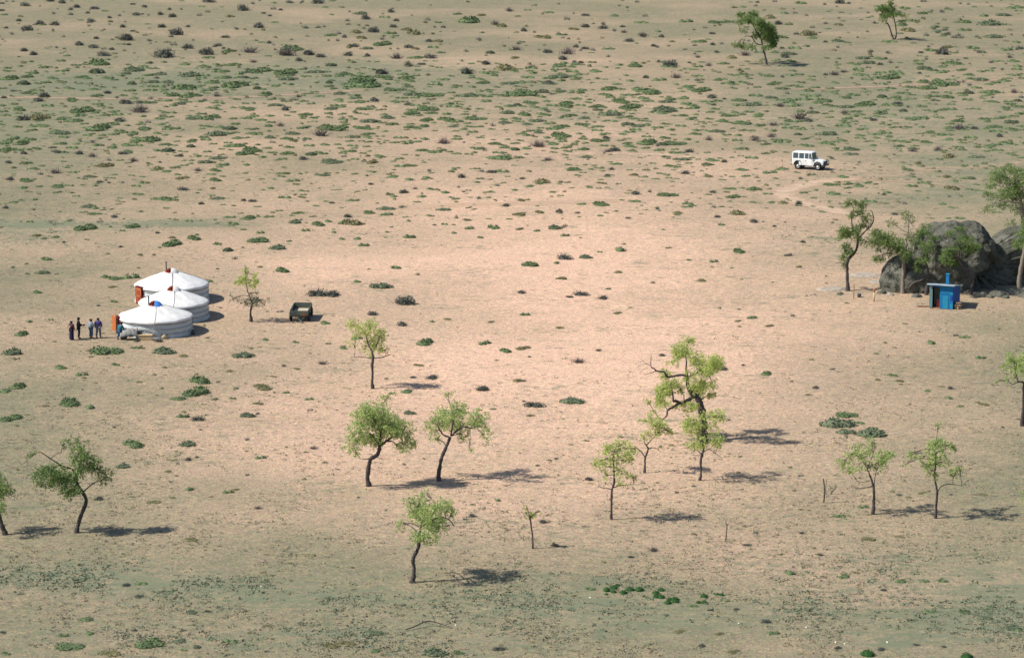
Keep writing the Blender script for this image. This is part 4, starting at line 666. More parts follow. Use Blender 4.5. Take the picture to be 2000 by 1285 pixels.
scatter('small_olive_shrubs', items['o'], M['o'], 'stuff', 'countless small dry olive shrubs dotted over the plain', 'shrubs')
scatter('small_dark_bushes', items['d'], M['d'], 'stuff', 'countless small dark bushes dotted over the far plain', 'bushes')
def tufts(name, n, dens, m, label, wmin, wmax, hh):
    n = int(n * 1.55); N = n * 3; px = rng.uniform(-600, 2600, N); py = rng.uniform(-30, 1330, N); keep = rng.random(N) < dens(px, py); px, py = px[keep][:n], py[keep][:n]
    n = len(px); X = np.zeros(n); Y = np.zeros(n)
    c, s = math.cos(PITCH), math.sin(PITCH); b = (642.5 - py) / FPX; dz = b * c - s; t = -CAM_H / dz; X = (px - 1000) / FPX * t; Y = (c + b * s) * t; Z = H(X, Y)
    cl = np.sin(X * .33 + 2 * np.sin(Y * .13)) * np.sin(Y * .21 + 1.7 * np.sin(X * .19)) + .6 * np.sin(X * .9 + Y * .5) * np.sin(Y * .55 - X * .3)
    ok = cl > rng.normal(size=n) * .45 + .05; X, Y, Z = X[ok], Y[ok], Z[ok]; n = len(X)
    K = 7; W_ = rng.uniform(wmin, wmax, n)
    P = np.stack([np.repeat(X, K), np.repeat(Y, K), np.repeat(Z, K)], 1) + rng.normal(size=(n * K, 3)) * np.array([1, 1, 0]) * (np.repeat(W_, K) * .33)[:, None]; P[:, 2] += hh * .35
    V_, F_ = quads_mesh(name, P, rng.uniform(.6, 1.3, n * K) * np.repeat(W_, K) * .36, .55, .0)
    V_[:, 2] = np.maximum(V_[:, 2], np.repeat(P[:, 2], 4) - hh * .4)
    tag(obj(name, np_mesh(name, V_, F_), m), label, 'grass', None, 'stuff')
tufts('dry_grass', 22000, lambda x, y: np.clip(.35 + .75 * np.abs((y - 560) / 600) - .45 * np.exp(-((x - 1050) / 550) ** 2 - ((y - 620) / 260) ** 2), 0, 1) * (y > 300), M['tuft'], 'sparse dry grass tufts all over the sand', .16, .42, .07)
tufts('green_grass', 30000, lambda x, y: np.clip(veg_at(x, y) * 1.0 - .12, 0, 1), M['tuftg'], 'patchy blue green grass creeping over the ground', .2, .6, .05)

# ------------------------------------------------------------ materials for the camp
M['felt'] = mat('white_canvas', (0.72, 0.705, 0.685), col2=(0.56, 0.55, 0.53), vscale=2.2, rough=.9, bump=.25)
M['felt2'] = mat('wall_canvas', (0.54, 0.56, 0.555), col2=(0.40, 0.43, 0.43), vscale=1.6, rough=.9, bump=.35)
M['rope'] = mat('hair_rope', (0.22, 0.19, 0.17), var=.2)
M['orange'] = mat('orange_paint', (0.46, 0.15, 0.05), col2=(0.34, 0.10, 0.035), vscale=6, rough=.55)
M['redw'] = mat('red_paint', (0.26, 0.045, 0.025), var=.2, rough=.6)
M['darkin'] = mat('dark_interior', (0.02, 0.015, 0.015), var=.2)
M['bluecl'] = mat('blue_cloth', (0.05, 0.22, 0.55), var=.25)
M['pipe'] = mat('stove_pipe', (0.16, 0.15, 0.15), var=.2, rough=.5, metal=.4)
M['wood'] = mat('bare_wood', (0.36, 0.22, 0.12), var=.3, vscale=8)
M['tan'] = mat('tan_board', (0.50, 0.36, 0.20), var=.15, vscale=5)
M['sack'] = mat('sackcloth', (0.38, 0.31, 0.20), var=.2)
M['tarp'] = mat('grey_tarp', (0.34, 0.33, 0.30), col2=(0.20, 0.20, 0.19), vscale=4, bump=.6)
M['black'] = mat('black_rubber', (0.018, 0.018, 0.02), var=.3, rough=.8)
M['white'] = mat('white_car_paint', (0.74, 0.75, 0.74), col2=(0.62, 0.62, 0.59), vscale=1.6, rough=.35, spec=.5)
M['glass'] = mat('window_glass', (0.03, 0.045, 0.06), var=.3, rough=.08, spec=.8)
M['chrome'] = mat('dull_metal', (0.45, 0.45, 0.44), var=.15, rough=.35, metal=.7)
M['greym'] = mat('dark_grey_metal', (0.07, 0.07, 0.075), var=.2, rough=.5)
M['lamp'] = mat('lamp_glass', (0.6, 0.6, 0.55), var=.1, rough=.2, spec=.8)
M['amber'] = mat('amber_glass', (0.6, 0.2, 0.03), var=.1, rough=.3)
M['redgl'] = mat('red_glass', (0.5, 0.03, 0.02), var=.1, rough=.3)
M['army'] = mat('green_grey_paint', (0.115, 0.135, 0.11), col2=(0.075, 0.09, 0.075), vscale=3, rough=.6)
M['floorb'] = mat('worn_boards', (0.50, 0.44, 0.32), col2=(0.36, 0.31, 0.23), vscale=4)
M['rust'] = mat('rust', (0.22, 0.08, 0.04), var=.3)
M['hutblue'] = mat('blue_planks', (0.008, 0.085, 0.33), col2=(0.006, 0.06, 0.25), vscale=3, rough=.6)
M['huttur'] = mat('turquoise_paint', (0.01, 0.16, 0.34), col2=(0.008, 0.11, 0.27), vscale=4, rough=.6)
M['hutpale'] = mat('pale_turquoise', (0.02, 0.24, 0.37), col2=(0.015, 0.17, 0.30), vscale=4, rough=.6)
M['tin'] = mat('roof_tin', (0.42, 0.52, 0.58), col2=(0.30, 0.37, 0.42), vscale=2, rough=.45, metal=.3)
M['plaster'] = mat('grey_board', (0.22, 0.23, 0.17), var=.2)
M['maroon'] = mat('maroon_board', (0.10, 0.012, 0.012), var=.3)
M['rock'] = None
def C3(*a): return Vector(a)

# ------------------------------------------------------------ round tents
def ger(label, base, Rw, wall, rise, door_az, door_open, pipe, cover, seed):
    g = at(*base); r = random.Random(seed); root = thing('round_tent', label, 'tent', g, 0, 'round white tents in a row')
    def ring(z, rad): return rad
    N = 64; prof = [(Rw * 1.035, -.12), (Rw * 1.03, .0), (Rw * 1.0, wall * .16), (Rw * 1.012, wall * .22), (Rw * .985, wall * .36), (Rw * 1.0, wall * .50), (Rw * .982, wall * .58), (Rw * .995, wall * .78), (Rw * .972, wall * .86), (Rw * .975, wall * .99), (Rw * .93, wall * 1.0)]
    mb = MB(); mb.lathe(prof, N)
    mb.v = [(x * (1 + .008 * math.sin(11 * math.atan2(y, x) + z * 3) + .006 * math.sin(23 * math.atan2(y, x) - z * 5)), y * (1 + .008 * math.sin(11 * math.atan2(y, x) + z * 3)), z) for x, y, z in mb.v]
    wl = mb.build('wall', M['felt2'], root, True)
    mb = MB(); cr = .54
    mb.lathe([(Rw * 1.02, wall - .13), (Rw * 1.025, wall - .03), (Rw * .985, wall + .07), (Rw * .8, wall + rise * .30), (Rw * .6, wall + rise * .56), (Rw * .4, wall + rise * .80), (cr, wall + rise), (cr * .8, wall + rise + .03)], N)
    mb.v = [(x, y, z + .02 * math.sin(9 * math.atan2(y, x) + seed) + .012 * math.sin(19 * math.atan2(y, x) + 3 * math.hypot(x, y))) for x, y, z in mb.v]
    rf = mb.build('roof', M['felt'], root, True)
    zt = wall + rise                                     # crown: red wheel, open to the left, covered by a cloth on the other side
    mb = MB(); mb.lathe([(cr * .98, zt - .02), (cr * 1.02, zt + .05), (cr * .92, zt + .08), (cr * .88, zt - .01)], 28)
    crn = mb.build('crown_wheel', M['redw'], root, True)
    for k in range(6):
        a = k * math.pi / 6; m2 = MB(); pts = [(C3(cr * .9 * math.cos(a) * math.cos(t), cr * .9 * math.sin(a) * math.cos(t), zt + .04 + .26 * math.sin(t)), .035) for t in [q * math.pi / 8 for q in range(9)]]
        m2.tube(pts, 5); sp = m2.build('spoke', M['redw'], crn, True)
    mb = MB(); mb.lathe([(cr * .86, zt + .02), (cr * .6, zt + .03), (.01, zt + .03)], 24); mb.build('smoke_hole', M['darkin'], root)
    mb = MB(); a0, a1 = R(-88), R(150)
    mb.lathe([(cr * 1.28, zt - .10), (cr * 1.05, zt + .09), (cr * .75, zt + .26), (cr * .4, zt + .345), (.02, zt + .36)], 22, a0=a0, a1=a1)
    mb.build('crown_cover', M['bluecl'] if cover == 'blue' else M['felt'], root, True)
    if cover == 'blue':
        mb = MB(); mb.lathe([(cr * 2.1, zt - .31), (cr * 1.7, zt - .17), (cr * 1.25, zt - .03), (cr * .98, zt + .13)], 8, a0=R(-20), a1=R(60)); mb.build('cover_flap', M['felt'], root, True)
    # ropes
    for zf in (.24, .53, .84):
        pts = [(C3(Rw * 1.018 * math.cos(a), Rw * 1.018 * math.sin(a), wall * zf + .015 * math.sin(3 * a + seed)), .022) for a in [2 * math.pi * k / 48 for k in range(49)]]
        m2 = MB(); m2.tube(pts, 5); m2.build('wall_rope', M['rope'], root)
    for a in (R(-84), R(100), R(20)):
        pts = [(C3(q * math.cos(a + .12 * (1 - q / Rw)), q * math.sin(a + .12 * (1 - q / Rw)), z), .018) for q, z in ((cr * 1.05, zt + .06), (Rw * .4, wall + rise * .80 + .03), (Rw * .6, wall + rise * .56 + .03), (Rw * .8, wall + rise * .30 + .03), (Rw * 1.0, wall + .09), (Rw * 1.04, wall - .1), (Rw * 1.035, wall * .25))]
        m2 = MB(); m2.tube(pts, 5); m2.build('roof_rope', M['rope'], root)
    # door with frame
    az = door_az; nv = C3(math.cos(az), math.sin(az), 0); tv = C3(-math.sin(az), math.cos(az), 0); rz = az + math.pi / 2
    def dp(o, t, z): v = nv * (Rw + o) + tv * t; return (v.x, v.y, z)
    fr = MB(); dh = wall + .02
    for t in (-.46, .46): fr.box(dp(.05, t, dh / 2), (.1, .22, dh), rz)
    fr.box(dp(.05, 0, dh + .03), (1.06, .24, .1), rz); fr.box(dp(.05, 0, .05), (.82, .22, .1), rz)
    frame = fr.build('door_frame', M['maroon'], root, bevel=.01)
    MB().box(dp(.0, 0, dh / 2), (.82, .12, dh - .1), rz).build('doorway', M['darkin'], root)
    if door_open:
        hv = C3(*dp(.16, -.46 if door_open < 0 else .46, 0)); la = az - R(76); c = hv + C3(math.cos(la), math.sin(la), 0) * .41
        d = MB().box((c.x, c.y, dh / 2 + .03), (.82, .05, dh - .05), la).build('door', M['orange'], root, bevel=.01)
        p = C3(math.cos(la + math.pi / 2), math.sin(la + math.pi / 2), 0)
        for zc in (dh * .28, dh * .72):
            for sg in (-1, 1): MB().box((c.x + p.x * .032 * sg, c.y + p.y * .032 * sg, zc + .03), (.56, .02, dh * .32), la).build('panel', M['orange'], d)
        MB().box((c.x + .3 * math.cos(la) - p.x * .05, c.y + .3 * math.sin(la) - p.y * .05, dh * .5), (.12, .04, .03), la).build('handle', M['greym'], d)
    else:
        d = MB().box(dp(.12, 0, dh / 2 + .03), (.80, .05, dh - .14), rz).build('door', M['orange'], root, bevel=.01)
        for zc in (dh * .3, dh * .7): MB().box(dp(.152, 0, zc), (.5, .02, dh * .3), rz).build('panel', M['redw'], d)
        MB().box(dp(.17, .3, dh * .5), (.03, .04, .14), rz).build('handle', M['greym'], d)
    if pipe:
        m2 = MB(); m2.tube([(C3(pipe[0], pipe[1], zt - .3), .065), (C3(pipe[0], pipe[1], zt + pipe[2]), .065)], 10); m2.box((pipe[0], pipe[1], zt + pipe[2] + .03), (.2, .2, .03)); m2.build('stove_pipe', M['pipe'], root)
    return root
ger('nearest white tent with a blue cloth on its crown and an orange door swung open', (304, 647), 3.02, 1.32, .86, R(197), -1, (-.5, -.1, .72), 'blue', 1)
ger('middle white tent, partly hidden behind the nearest tent, no door in sight', (340, 619), 2.90, 1.34, .95, R(150), 0, None, 'white', 2)
ger('rearmost and tallest white tent with a closed orange door and a stove pipe', (336, 586), 3.15, 1.45, 1.0, R(217), 0, (-.45, .1, .85), 'white', 3)

# ------------------------------------------------------------ people
M['skin'] = mat('skin', (0.33, 0.19, 0.12), var=.1, rough=.6)
M['hair'] = mat('black_hair', (0.015, 0.012, 0.011), var=.2, rough=.5)
def skin(name, V_, E_, Rr, m, parent, sub=1, root=0):
    me = bpy.data.meshes.new(name); me.from_pydata([tuple(v) for v in V_], E_, []); o = bpy.data.objects.new('tmp', me); link(o)
    o.modifiers.new('s', 'SKIN'); sv = me.skin_vertices[0].data
    for i, r in enumerate(Rr): sv[i].radius = (r, r) if not isinstance(r, tuple) else r; sv[i].use_root = (i == root)
    s = o.modifiers.new('b', 'SUBSURF'); s.levels = sub; s.render_levels = sub
    dg = bpy.context.evaluated_depsgraph_get(); dg.update(); nm = bpy.data.meshes.new_from_object(o.evaluated_get(dg)); nm.name = name
    bpy.data.objects.remove(o); nm.materials.clear(); nm.materials.append(m)
    nm.polygons.foreach_set('use_smooth', [True] * len(nm.polygons)); r = bpy.data.objects.new(name, nm); link(r)
    if parent: r.parent = parent
    return r
def person(label, px, py, h, yaw, top, legs, shoes='black', sp=(0, 0), arms=((0, 0), (0, 0)), robe=None, bend=0.0, hat=None, crouch=0.0):
    """built facing +y; arms: per side (forward, out) of the forearm; sp: sideways spread of the feet"""
    g = at(px, py); k = h / 1.72; root = thing('person', label, 'person', g, yaw, None); root.scale = (k * 1.14, k * 1.1, k)
    zc = crouch; pz = .94 - zc; by_ = bend
    hip = [(-.095, 0, pz - .03), (.095, 0, pz - .03)]
    kn = [(-.10 + sp[0] * .5, .04 + zc * .75, .50 - zc * .25), (.10 + sp[1] * .5, .04 + zc * .75, .50 - zc * .25)]
    an = [(-.10 + sp[0], -.02, .09), (.10 + sp[1], -.02, .09)]
    ch = (0, .02 + by_ * .75, pz + .40 - by_ * .15); nk = (0, .01 + by_ * 1.1, pz + .55 - by_ * .25); hd = (0, .035 + by_ * 1.3, pz + .66 - by_ * .3); tp = (0, .02 + by_ * 1.35, pz + .74 - by_ * .3)
    sh = [(-.19, by_ * .85, pz + .47 - by_ * .2), (.19, by_ * .85, pz + .47 - by_ * .2)]
    V_ = [(0, 0, pz), (0, .01 + by_ * .35, pz + .16), ch, nk, hd, tp]; E_ = [(0, 1), (1, 2), (2, 3), (3, 4), (4, 5)]; Rr = [.135, .115, (.15, .12), .055, .092, .075]
    V_ += [(0, hd[1] + .09, hd[2] - .015)]; E_ += [(4, 6)]; Rr += [.035]              # nose and chin mass
    arm_pts = []
    for s in (0, 1):
        sg = -1 if s == 0 else 1; fw, out = arms[s]; S_ = sh[s]
        el = (S_[0] + sg * (.06 + out * .08), S_[1] - .02 + fw * .10, S_[2] - .27); wr = (el[0] + sg * out * .12 - sg * fw * .10, el[1] + .04 + fw * .22, el[2] - .24 + fw * .22)
        d = Vector(wr) - Vector(el); d.normalize(); pm = Vector(wr) + d * .075; arm_pts.append((S_, el, wr, tuple(pm)))
        b = len(V_); V_ += [S_, el, wr, tuple(pm)]; E_ += [(2, b), (b, b + 1), (b + 1, b + 2), (b + 2, b + 3)]; Rr += [.06, .042, .027, .034]
        side = Vector((0, 1, 0)) if abs(d.y) < .7 else Vector((0, 0, 1)); side = (side - d * side.dot(d)).normalized(); cu = d.cross(side)
        for i, (of, ln) in enumerate(((-.03, .06), (-.01, .075), (.01, .07), (.03, .055))):
            c = len(V_); V_ += [tuple(pm + side * of + d * .045), tuple(pm + side * of * 1.1 + d * (.045 + ln * .7) - cu * sg * .015)]; E_ += [(b + 3, c), (c, c + 1)]; Rr += [.0095, .008]
        c = len(V_); V_ += [tuple(pm + side * .045 - d * .01), tuple(pm + side * .06 + d * .035)]; E_ += [(b + 3, c), (c, c + 1)]; Rr += [.011, .009]
    for s in (0, 1):
        b = len(V_); V_ += [hip[s], kn[s], an[s], (an[s][0], an[s][1] + .14, .045)]; E_ += [(0, b), (b, b + 1), (b + 1, b + 2), (b + 2, b + 3)]; Rr += [.085, .058, .042, .035]
    body = skin('body', V_, E_, Rr, M['skin'], root, 1)
    # clothing over the body
    jv = [(0, 0, pz - .06), (0, .01 + by_ * .35, pz + .16), (ch[0], ch[1], ch[2]), (0, nk[1], nk[2] - .05)]; je = [(0, 1), (1, 2), (2, 3)]; jr = [.18, .165, (.20, .17), .095]
    for s in (0, 1):
        b = len(jv); A_ = arm_pts[s]; jv += [A_[0], A_[1], tuple(Vector(A_[2]).lerp(Vector(A_[1]), .08))]; je += [(2, b), (b, b + 1), (b + 1, b + 2)]; jr += [.095, .072, .056]
    skin('jacket', jv, je, jr, M[top], root, 1)
    if robe:
        mb = MB(); mb.lathe([(.215, .10), (.20, .35), (.185, .7), (.165, pz + .02)], 16)
        mb.v = [(x * (1 + .05 * math.sin(5 * math.atan2(y, x))), y * .78, z) for x, y, z in mb.v]; mb.build('long_skirt', M[robe], root, True)
    tv = [(0, 0, pz - .02)]; te = []; tr = [.14]
    for s in (0, 1):
        b = len(tv); tv += [hip[s], kn[s], (an[s][0], an[s][1], .12)]; te += [(0, b), (b, b + 1), (b + 1, b + 2)]; tr += [.118, .092, .078]
    skin('trousers', tv, te, tr, M[legs], root, 1)
    for s in (0, 1):
        a = an[s]; skin('shoe', [(a[0], a[1] - .03, .05), (a[0], a[1] + .07, .05), (a[0], a[1] + .18, .035)], [(0, 1), (1, 2)], [.05, .05, .038], M[shoes], root, 1)
    hv = [(0, hd[1] - .02, hd[2] + .02), (0, hd[1] - .015, hd[2] + .06), (0, hd[1] - .045, hd[2] - .05)]
    skin('hair', hv, [(0, 1), (0, 2)], [.098, .088, .08], M[hat or 'hair'], root, 1)
    for sx in (-1, 1): MB().lathe([(.001, -.012), (.012, -.006), (.012, .006), (.001, .012)], 8, c=(sx * .033, hd[1] + .088, hd[2] + .012)).build('eye', M['black'], root)
    return root
for nm, c in (('navy', (0.012, 0.014, 0.04)), ('mauve', (0.075, 0.03, 0.045)), ('pinkc', (0.55, 0.30, 0.25)), ('blackc', (0.012, 0.011, 0.02)), ('denim', (0.07, 0.12, 0.19)), ('greyblue', (0.20, 0.26, 0.34)), ('purple', (0.055, 0.045, 0.16)), ('greyj', (0.13, 0.14, 0.18)), ('brownh', (0.07, 0.045, 0.035)), ('tealc', (0.025, 0.115, 0.16)), ('tealb', (0.03, 0.08, 0.18))):
    M[nm] = mat(nm + '_fabric', c, var=.25, vscale=8)
p1 = person('person farthest left, short, in a maroon jacket and dark skirt, back turned', 140, 664, 1.55, R(-35), 'mauve', 'navy', sp=(-.01, .01), arms=((.5, 0), (.4, 0)), robe='navy')
bp_ = skin('bag', [(0, -.17, 1.34), (0, -.19, 1.14)], [(0, 1)], [.09, .08], M['pinkc'], p1, 1)
person('tall person in black, arms forward, standing second from the left', 154, 661.5, 1.74, R(-80), 'blackc', 'blackc', sp=(.0, .0), arms=((.8, 0), (.85, 0)), robe=None)
gd = at(154, 661.5); k_ = 1.74 / 1.72; yw = R(-80); loc = gd + Vector((math.cos(yw + math.pi / 2) * .44, math.sin(yw + math.pi / 2) * .44, 1.12))
mb = MB(); mb.box((0, 0, 0), (.17, .10, .12), yw); mb.tube([(C3(0, 0, 0), .035), (C3(math.cos(yw + math.pi / 2) * .12, math.sin(yw + math.pi / 2) * .12, 0), .035)], 8)
o = mb.build('camera', M['black'], None, False, .008); o.location = loc; tag(o, 'small black camera held up by the tall person in black', 'camera')
person('slim person in pale blue grey clothes, third from the left', 178, 660.5, 1.58, R(-50), 'greyblue', 'denim', sp=(-.04, .04), arms=((.6, 0), (.6, 0)), hat='brownh')
person('person in a purple blue jacket, legs apart, nearest the tent door', 192.5, 660, 1.64, R(-100), 'purple', 'greyj', sp=(-.05, .05), arms=((.2, .1), (.2, .1)))
for o_ in [o for o in COL.objects if o.get('label', '').startswith('person in a purple')]: o_.rotation_euler.z = R(-10)
person('person in teal stooping beside the open door of the nearest tent', 233, 663.5, 1.60, R(-30), 'tealc', 'tealb', sp=(-.06, .06), arms=((.7, 0), (.7, 0)), bend=.22, crouch=.16)

# ------------------------------------------------------------ goods in front of the nearest tent
def place(o, px, py, rz=0): o.location = at(px, py); o.rotation_euler = (0, 0, rz); return o
def wheel(parent, name, x, y, r, wd, rimm='chrome', hub=None):
    mb = MB(); mb.lathe([(r * .56, -wd * .42), (r * .9, -wd * .5), (r, -wd * .36), (r * 1.0, 0), (r, wd * .36), (r * .9, wd * .5), (r * .56, wd * .42), (r * .5, 0), (r * .56, -wd * .42)], 24, c=(x, y, r), axis='Y')
    w_ = mb.build(name, M['black'], parent, True)
    for sg in (-1, 1):
        MB().lathe([(r * .60, sg * wd * .40), (r * .50, sg * wd * .30), (r * .26, sg * wd * .30), (r * .22, sg * wd * .44), (.01, sg * wd * .46)], 20, c=(x, y, r), axis='Y').build('rim', M[rimm], w_, True)
    return w_
moto = thing('motorcycle', 'motorcycle half covered by a grey tarp in front of the nearest tent', 'motorcycle', at(257, 663), R(12))
for x in (-.62, .62):
    m_ = MB(); m_.lathe([(.25, -.05), (.30, -.04), (.32, 0), (.30, .04), (.25, .05), (.24, 0), (.25, -.05)], 20, c=(x, 0, .32), axis='Y'); wq = m_.build('wheel', M['black'], moto, True)
    MB().lathe([(.24, -.02), (.04, -.06), (.04, .06), (.24, .02)], 12, c=(x, 0, .32), axis='Y').build('rim', M['greym'], wq, True)
m_ = MB(); m_.tube([(C3(-.62, .06, .32), .03), (C3(-.2, .05, .55), .035), (C3(.3, .05, .62), .035), (C3(.5, .05, .75), .03)], 6); m_.tube([(C3(.62, .07, .32), .03), (C3(.46, .04, .95), .03)], 6); m_.box((-.02, 0, .38), (.36, .26, .3)); m_.build('frame', M['greym'], moto)
MB().tube([(C3(.46, -.34, 1.0), .02), (C3(.48, 0, .97), .02), (C3(.46, .34, 1.0), .02)], 6).build('handlebar', M['chrome'], moto)
MB().box((.12, 0, .74), (.42, .26, .2), taper=.7).build('fuel_tank', M['redw'], moto, False, .05)
MB().box((-.36, 0, .74), (.6, .24, .12)).build('saddle', M['black'], moto, False, .04)
m_ = MB(); n_ = 12; vs = []; fs = []
for i in range(n_):
    for j in range(9):
        u = i / (n_ - 1) * 2 - 1; v = j / 8 * 2 - 1; vs.append((-.1 + u * .72, v * .34 * (1 + .25 * abs(v)), .88 + .05 * math.sin(i * 2.1 + j) - .50 * abs(v) ** 2.0 - .18 * u * u + .03 * math.sin(j * 3 + i)))
for i in range(n_ - 1):
    for j in range(8): fs.append((i * 9 + j, i * 9 + j + 1, (i + 1) * 9 + j + 1, (i + 1) * 9 + j))
m_.add(vs, fs); o = m_.build('tarp', M['tarp'], None, True); place(o, 254, 663, R(12)); sm = o.modifiers.new('thick', 'SOLIDIFY'); sm.thickness = .02
tag(o, 'crumpled grey tarp thrown over the motorcycle by the nearest tent', 'tarp')
bx_ = thing('storage_box', 'long low tan box on the ground in front of the nearest tent', 'box', at(284, 663.5), R(2))
MB().box((0, 0, .2), (1.12, .46, .36)).build('case', M['tan'], bx_, False, .02); MB().box((0, 0, .405), (1.18, .52, .05)).build('lid', M['tan'], bx_, False, .01)
m_ = MB(); m_.lathe([(.02, 0), (.19, .03), (.24, .2), (.21, .42), (.09, .55), (.12, .62), (.02, .6)], 16); m_.v = [(x * 1.1 + .12 * z, y * .8, z * .62) for x, y, z in m_.v]
o = m_.build('sack', M['sack'], None, True); place(o, 321, 661.5, .4); tag(o, 'slumped tan sack against the foot of the nearest tent', 'sack')
m_ = MB(); m_.lathe([(.02, 0), (.15, .0), (.17, .28), (.13, .34), (.05, .36), (.05, .42), (.01, .42)], 14); o = m_.build('milk_can', M['greym'], None, True); place(o, 377, 653); tag(o, 'dark can standing at the right foot of the nearest tent', 'can')
for (px, py, hh, lb) in ((227, 652, 2.05, 'thin bare pole behind the open orange tent door, left of the two'), (233.5, 650, 2.0, 'thin bare pole above the tent doorway, right of the two')):
    o = MB().tube([(C3(0, 0, -.1), .03), (C3(.02, 0, hh), .02)], 6).build('wooden_pole', M['wood'], None, True); place(o, px, py); tag(o, lb, 'pole')

# ------------------------------------------------------------ the open cart
ct = thing('cart', 'open grey green cart with an empty board floor parked beside the thin tree', 'cart', at(584.5, 628.5), R(6))
Lc, Wc = 2.7, 1.42; z0 = .52
fl = MB().box((0, Lc / 2, z0), (Wc, Lc, .06)).build('floor', M['floorb'], ct)
MB().box((0, .0, z0 + .20), (Wc + .08, .05, .46)).build('tailboard', M['army'], ct, False, .008)
MB().box((0, Lc, z0 + .24), (Wc + .08, .05, .54)).build('headboard', M['army'], ct, False, .008)
for sg in (-1, 1):
    sb = MB().box((sg * (Wc / 2 + .04), Lc / 2, z0 + .22), (.05, Lc - .06, .50)).build('side_board', M['army'], ct, False, .008)
    for q in range(5): MB().box((sg * (Wc / 2 + .075), .2 + q * (Lc - .4) / 4, z0 + .2), (.04, .06, .5)).build('rib', M['army'], sb)
    wheel(ct, 'wheel', sg * .76, .42, .36, .2, 'greym'); wheel(ct, 'wheel', sg * .76, Lc - .5, .36, .2, 'greym')
for o in [c for c in ct.children if c.name.startswith('wheel')]:
    pass
m_ = MB(); m_.box((-.3, Lc / 2, z0 - .1), (.08, Lc, .12)); m_.box((.3, Lc / 2, z0 - .1), (.08, Lc, .12)); m_.box((0, .42, .37), (1.5, .09, .09)); m_.box((0, Lc - .5, .37), (1.5, .09, .09)); m_.build('chassis', M['greym'], ct)
m_ = MB(); m_.tube([(C3(-.3, -.02, z0 - .12), .04), (C3(.22, -.55, .22), .04), (C3(.3, -.7, .08), .04)], 6); m_.tube([(C3(.42, -.02, z0 - .12), .04), (C3(.24, -.55, .22), .04)], 6); m_.build('drawbar', M['army'], ct)
MB().box((.42, -.05, z0 + .10), (.30, .06, .22)).build('rusty_plate', M['rust'], ct)
for o in list(ct.children):                              # wheels were built across; turn them so they roll along the cart
    if o.name.startswith('wheel'):
        v0 = [v.co.copy() for v in o.data.vertices]; cxy = sum(v0, Vector()) / len(v0)
        for ob in [o] + list(o.children):
            for v in ob.data.vertices: dx_, dy_ = v.co.x - cxy.x, v.co.y - cxy.y; v.co.x, v.co.y = cxy.x + dy_, cxy.y - dx_
for q in (ct,): q.rotation_euler = (R(2.5), 0, R(-3))

# ------------------------------------------------------------ the jeep (forward = +x)
jp = thing('off_road_car', 'small white off-road car with spare wheel behind, parked on the far track', 'car', at(1582, 330.5), R(-26))
WB = 2.38; xr, xf = -1.19, 1.19
def arch(cx, r, z0, n=9): return [(cx + r * math.cos(math.pi - k * math.pi / n), z0 + r * math.sin(k * math.pi / n)) for k in range(n + 1)]
low = [(-1.92, .55)] + arch(xr, .47, .52) + [(.78, .50)] ; low = [(-1.92, .55)] + arch(xr, .46, .54) + [(.62, .48), (.62, 1.18), (-1.94, 1.18)]
body = MB().prism(low, -.80, .80).build('body', M['white'], jp, False, .02)
hoodp = [(.62, .60), (.62, 1.18), (1.00, 1.17), (1.62, 1.10), (1.78, 1.02), (1.82, .60)]
MB().prism(hoodp, -.52, .52).build('hood', M['white'], jp, False, .04)
for sg in (-1, 1):
    fp = [(.62, .50)] + arch(xf, .46, .54)[0:] + [(1.80, .62), (1.80, .86), (1.62, 1.0), (.62, 1.02)]
    y0, y1 = (.525, .80) if sg > 0 else (-.80, -.525)
    MB().prism(fp, y0, y1).build('fender', M['white'], jp, False, .03)
up = MB(); vs = []                                        # greenhouse: pillars and roof, tapering upward
def ghx(x, z): return x
cab = MB(); cab.box((-.72, 0, 1.54), (2.36, 1.50, .66), taper=.94, tapy=.90).build('cabin_glass', M['glass'], jp)
rf = MB(); rf.box((-.74, 0, 1.915), (2.36, 1.44, .12), taper=.96, tapy=.94); rf.build('roof', M['white'], jp, False, .05)
for sg in (-1, 1):
    pl = MB()
    for x, wd in ((-1.87, .14), (-1.12, .10), (-.42, .10), (.10, .06)):
        yb, yt = .765 * sg, .70 * sg; xt = x * .985 - .01
        pl.add([(x - wd / 2, yb, 1.17), (x + wd / 2, yb, 1.17), (x + wd / 2, yb - .05 * sg, 1.17), (x - wd / 2, yb - .05 * sg, 1.17), (xt - wd / 2, yt, 1.87), (xt + wd / 2, yt, 1.87), (xt + wd / 2, yt - .05 * sg, 1.87), (xt - wd / 2, yt - .05 * sg, 1.87)],
               [(3, 2, 1, 0), (4, 5, 6, 7), (0, 1, 5, 4), (1, 2, 6, 5), (2, 3, 7, 6), (3, 0, 4, 7)])
    pl.box((-.75, .752 * sg, 1.21), (2.36, .05, .1)); pl.build('window_frame', M['white'], jp)
    for (x0, x1) in ((-1.06, -.46), (-.38, .52)):
        dr = MB().box(((x0 + x1) / 2, .806 * sg, .83), (x1 - x0, .02, .62)).build('door', M['white'], jp, False, .006)
        MB().box((x0 + .12, .83 * sg, 1.03), (.14, .03, .03)).build('handle', M['greym'], dr)
    MB().box((-.60, .812 * sg, .50), (1.1, .05, .05)).build('sill', M['greym'], jp)
    MB().box((.50, .93 * sg, 1.3), (.05, .14, .2)).build('mirror', M['greym'], jp)
    for cx in (xr, xf):
        m_ = MB(); P_ = arch(cx, .475, .54, 10); m_.tube([(C3(x, .815 * sg, z), .03) for x, z in P_], 6); m_.build('arch_trim', M['greym'], jp)
wf = MB(); wf.tube([(C3(.52, -.76, 1.17), .035), (C3(.40, -.69, 1.88), .035), (C3(.40, .69, 1.88), .035), (C3(.52, .76, 1.17), .035)], 6); wf.build('windscreen_frame', M['white'], jp)
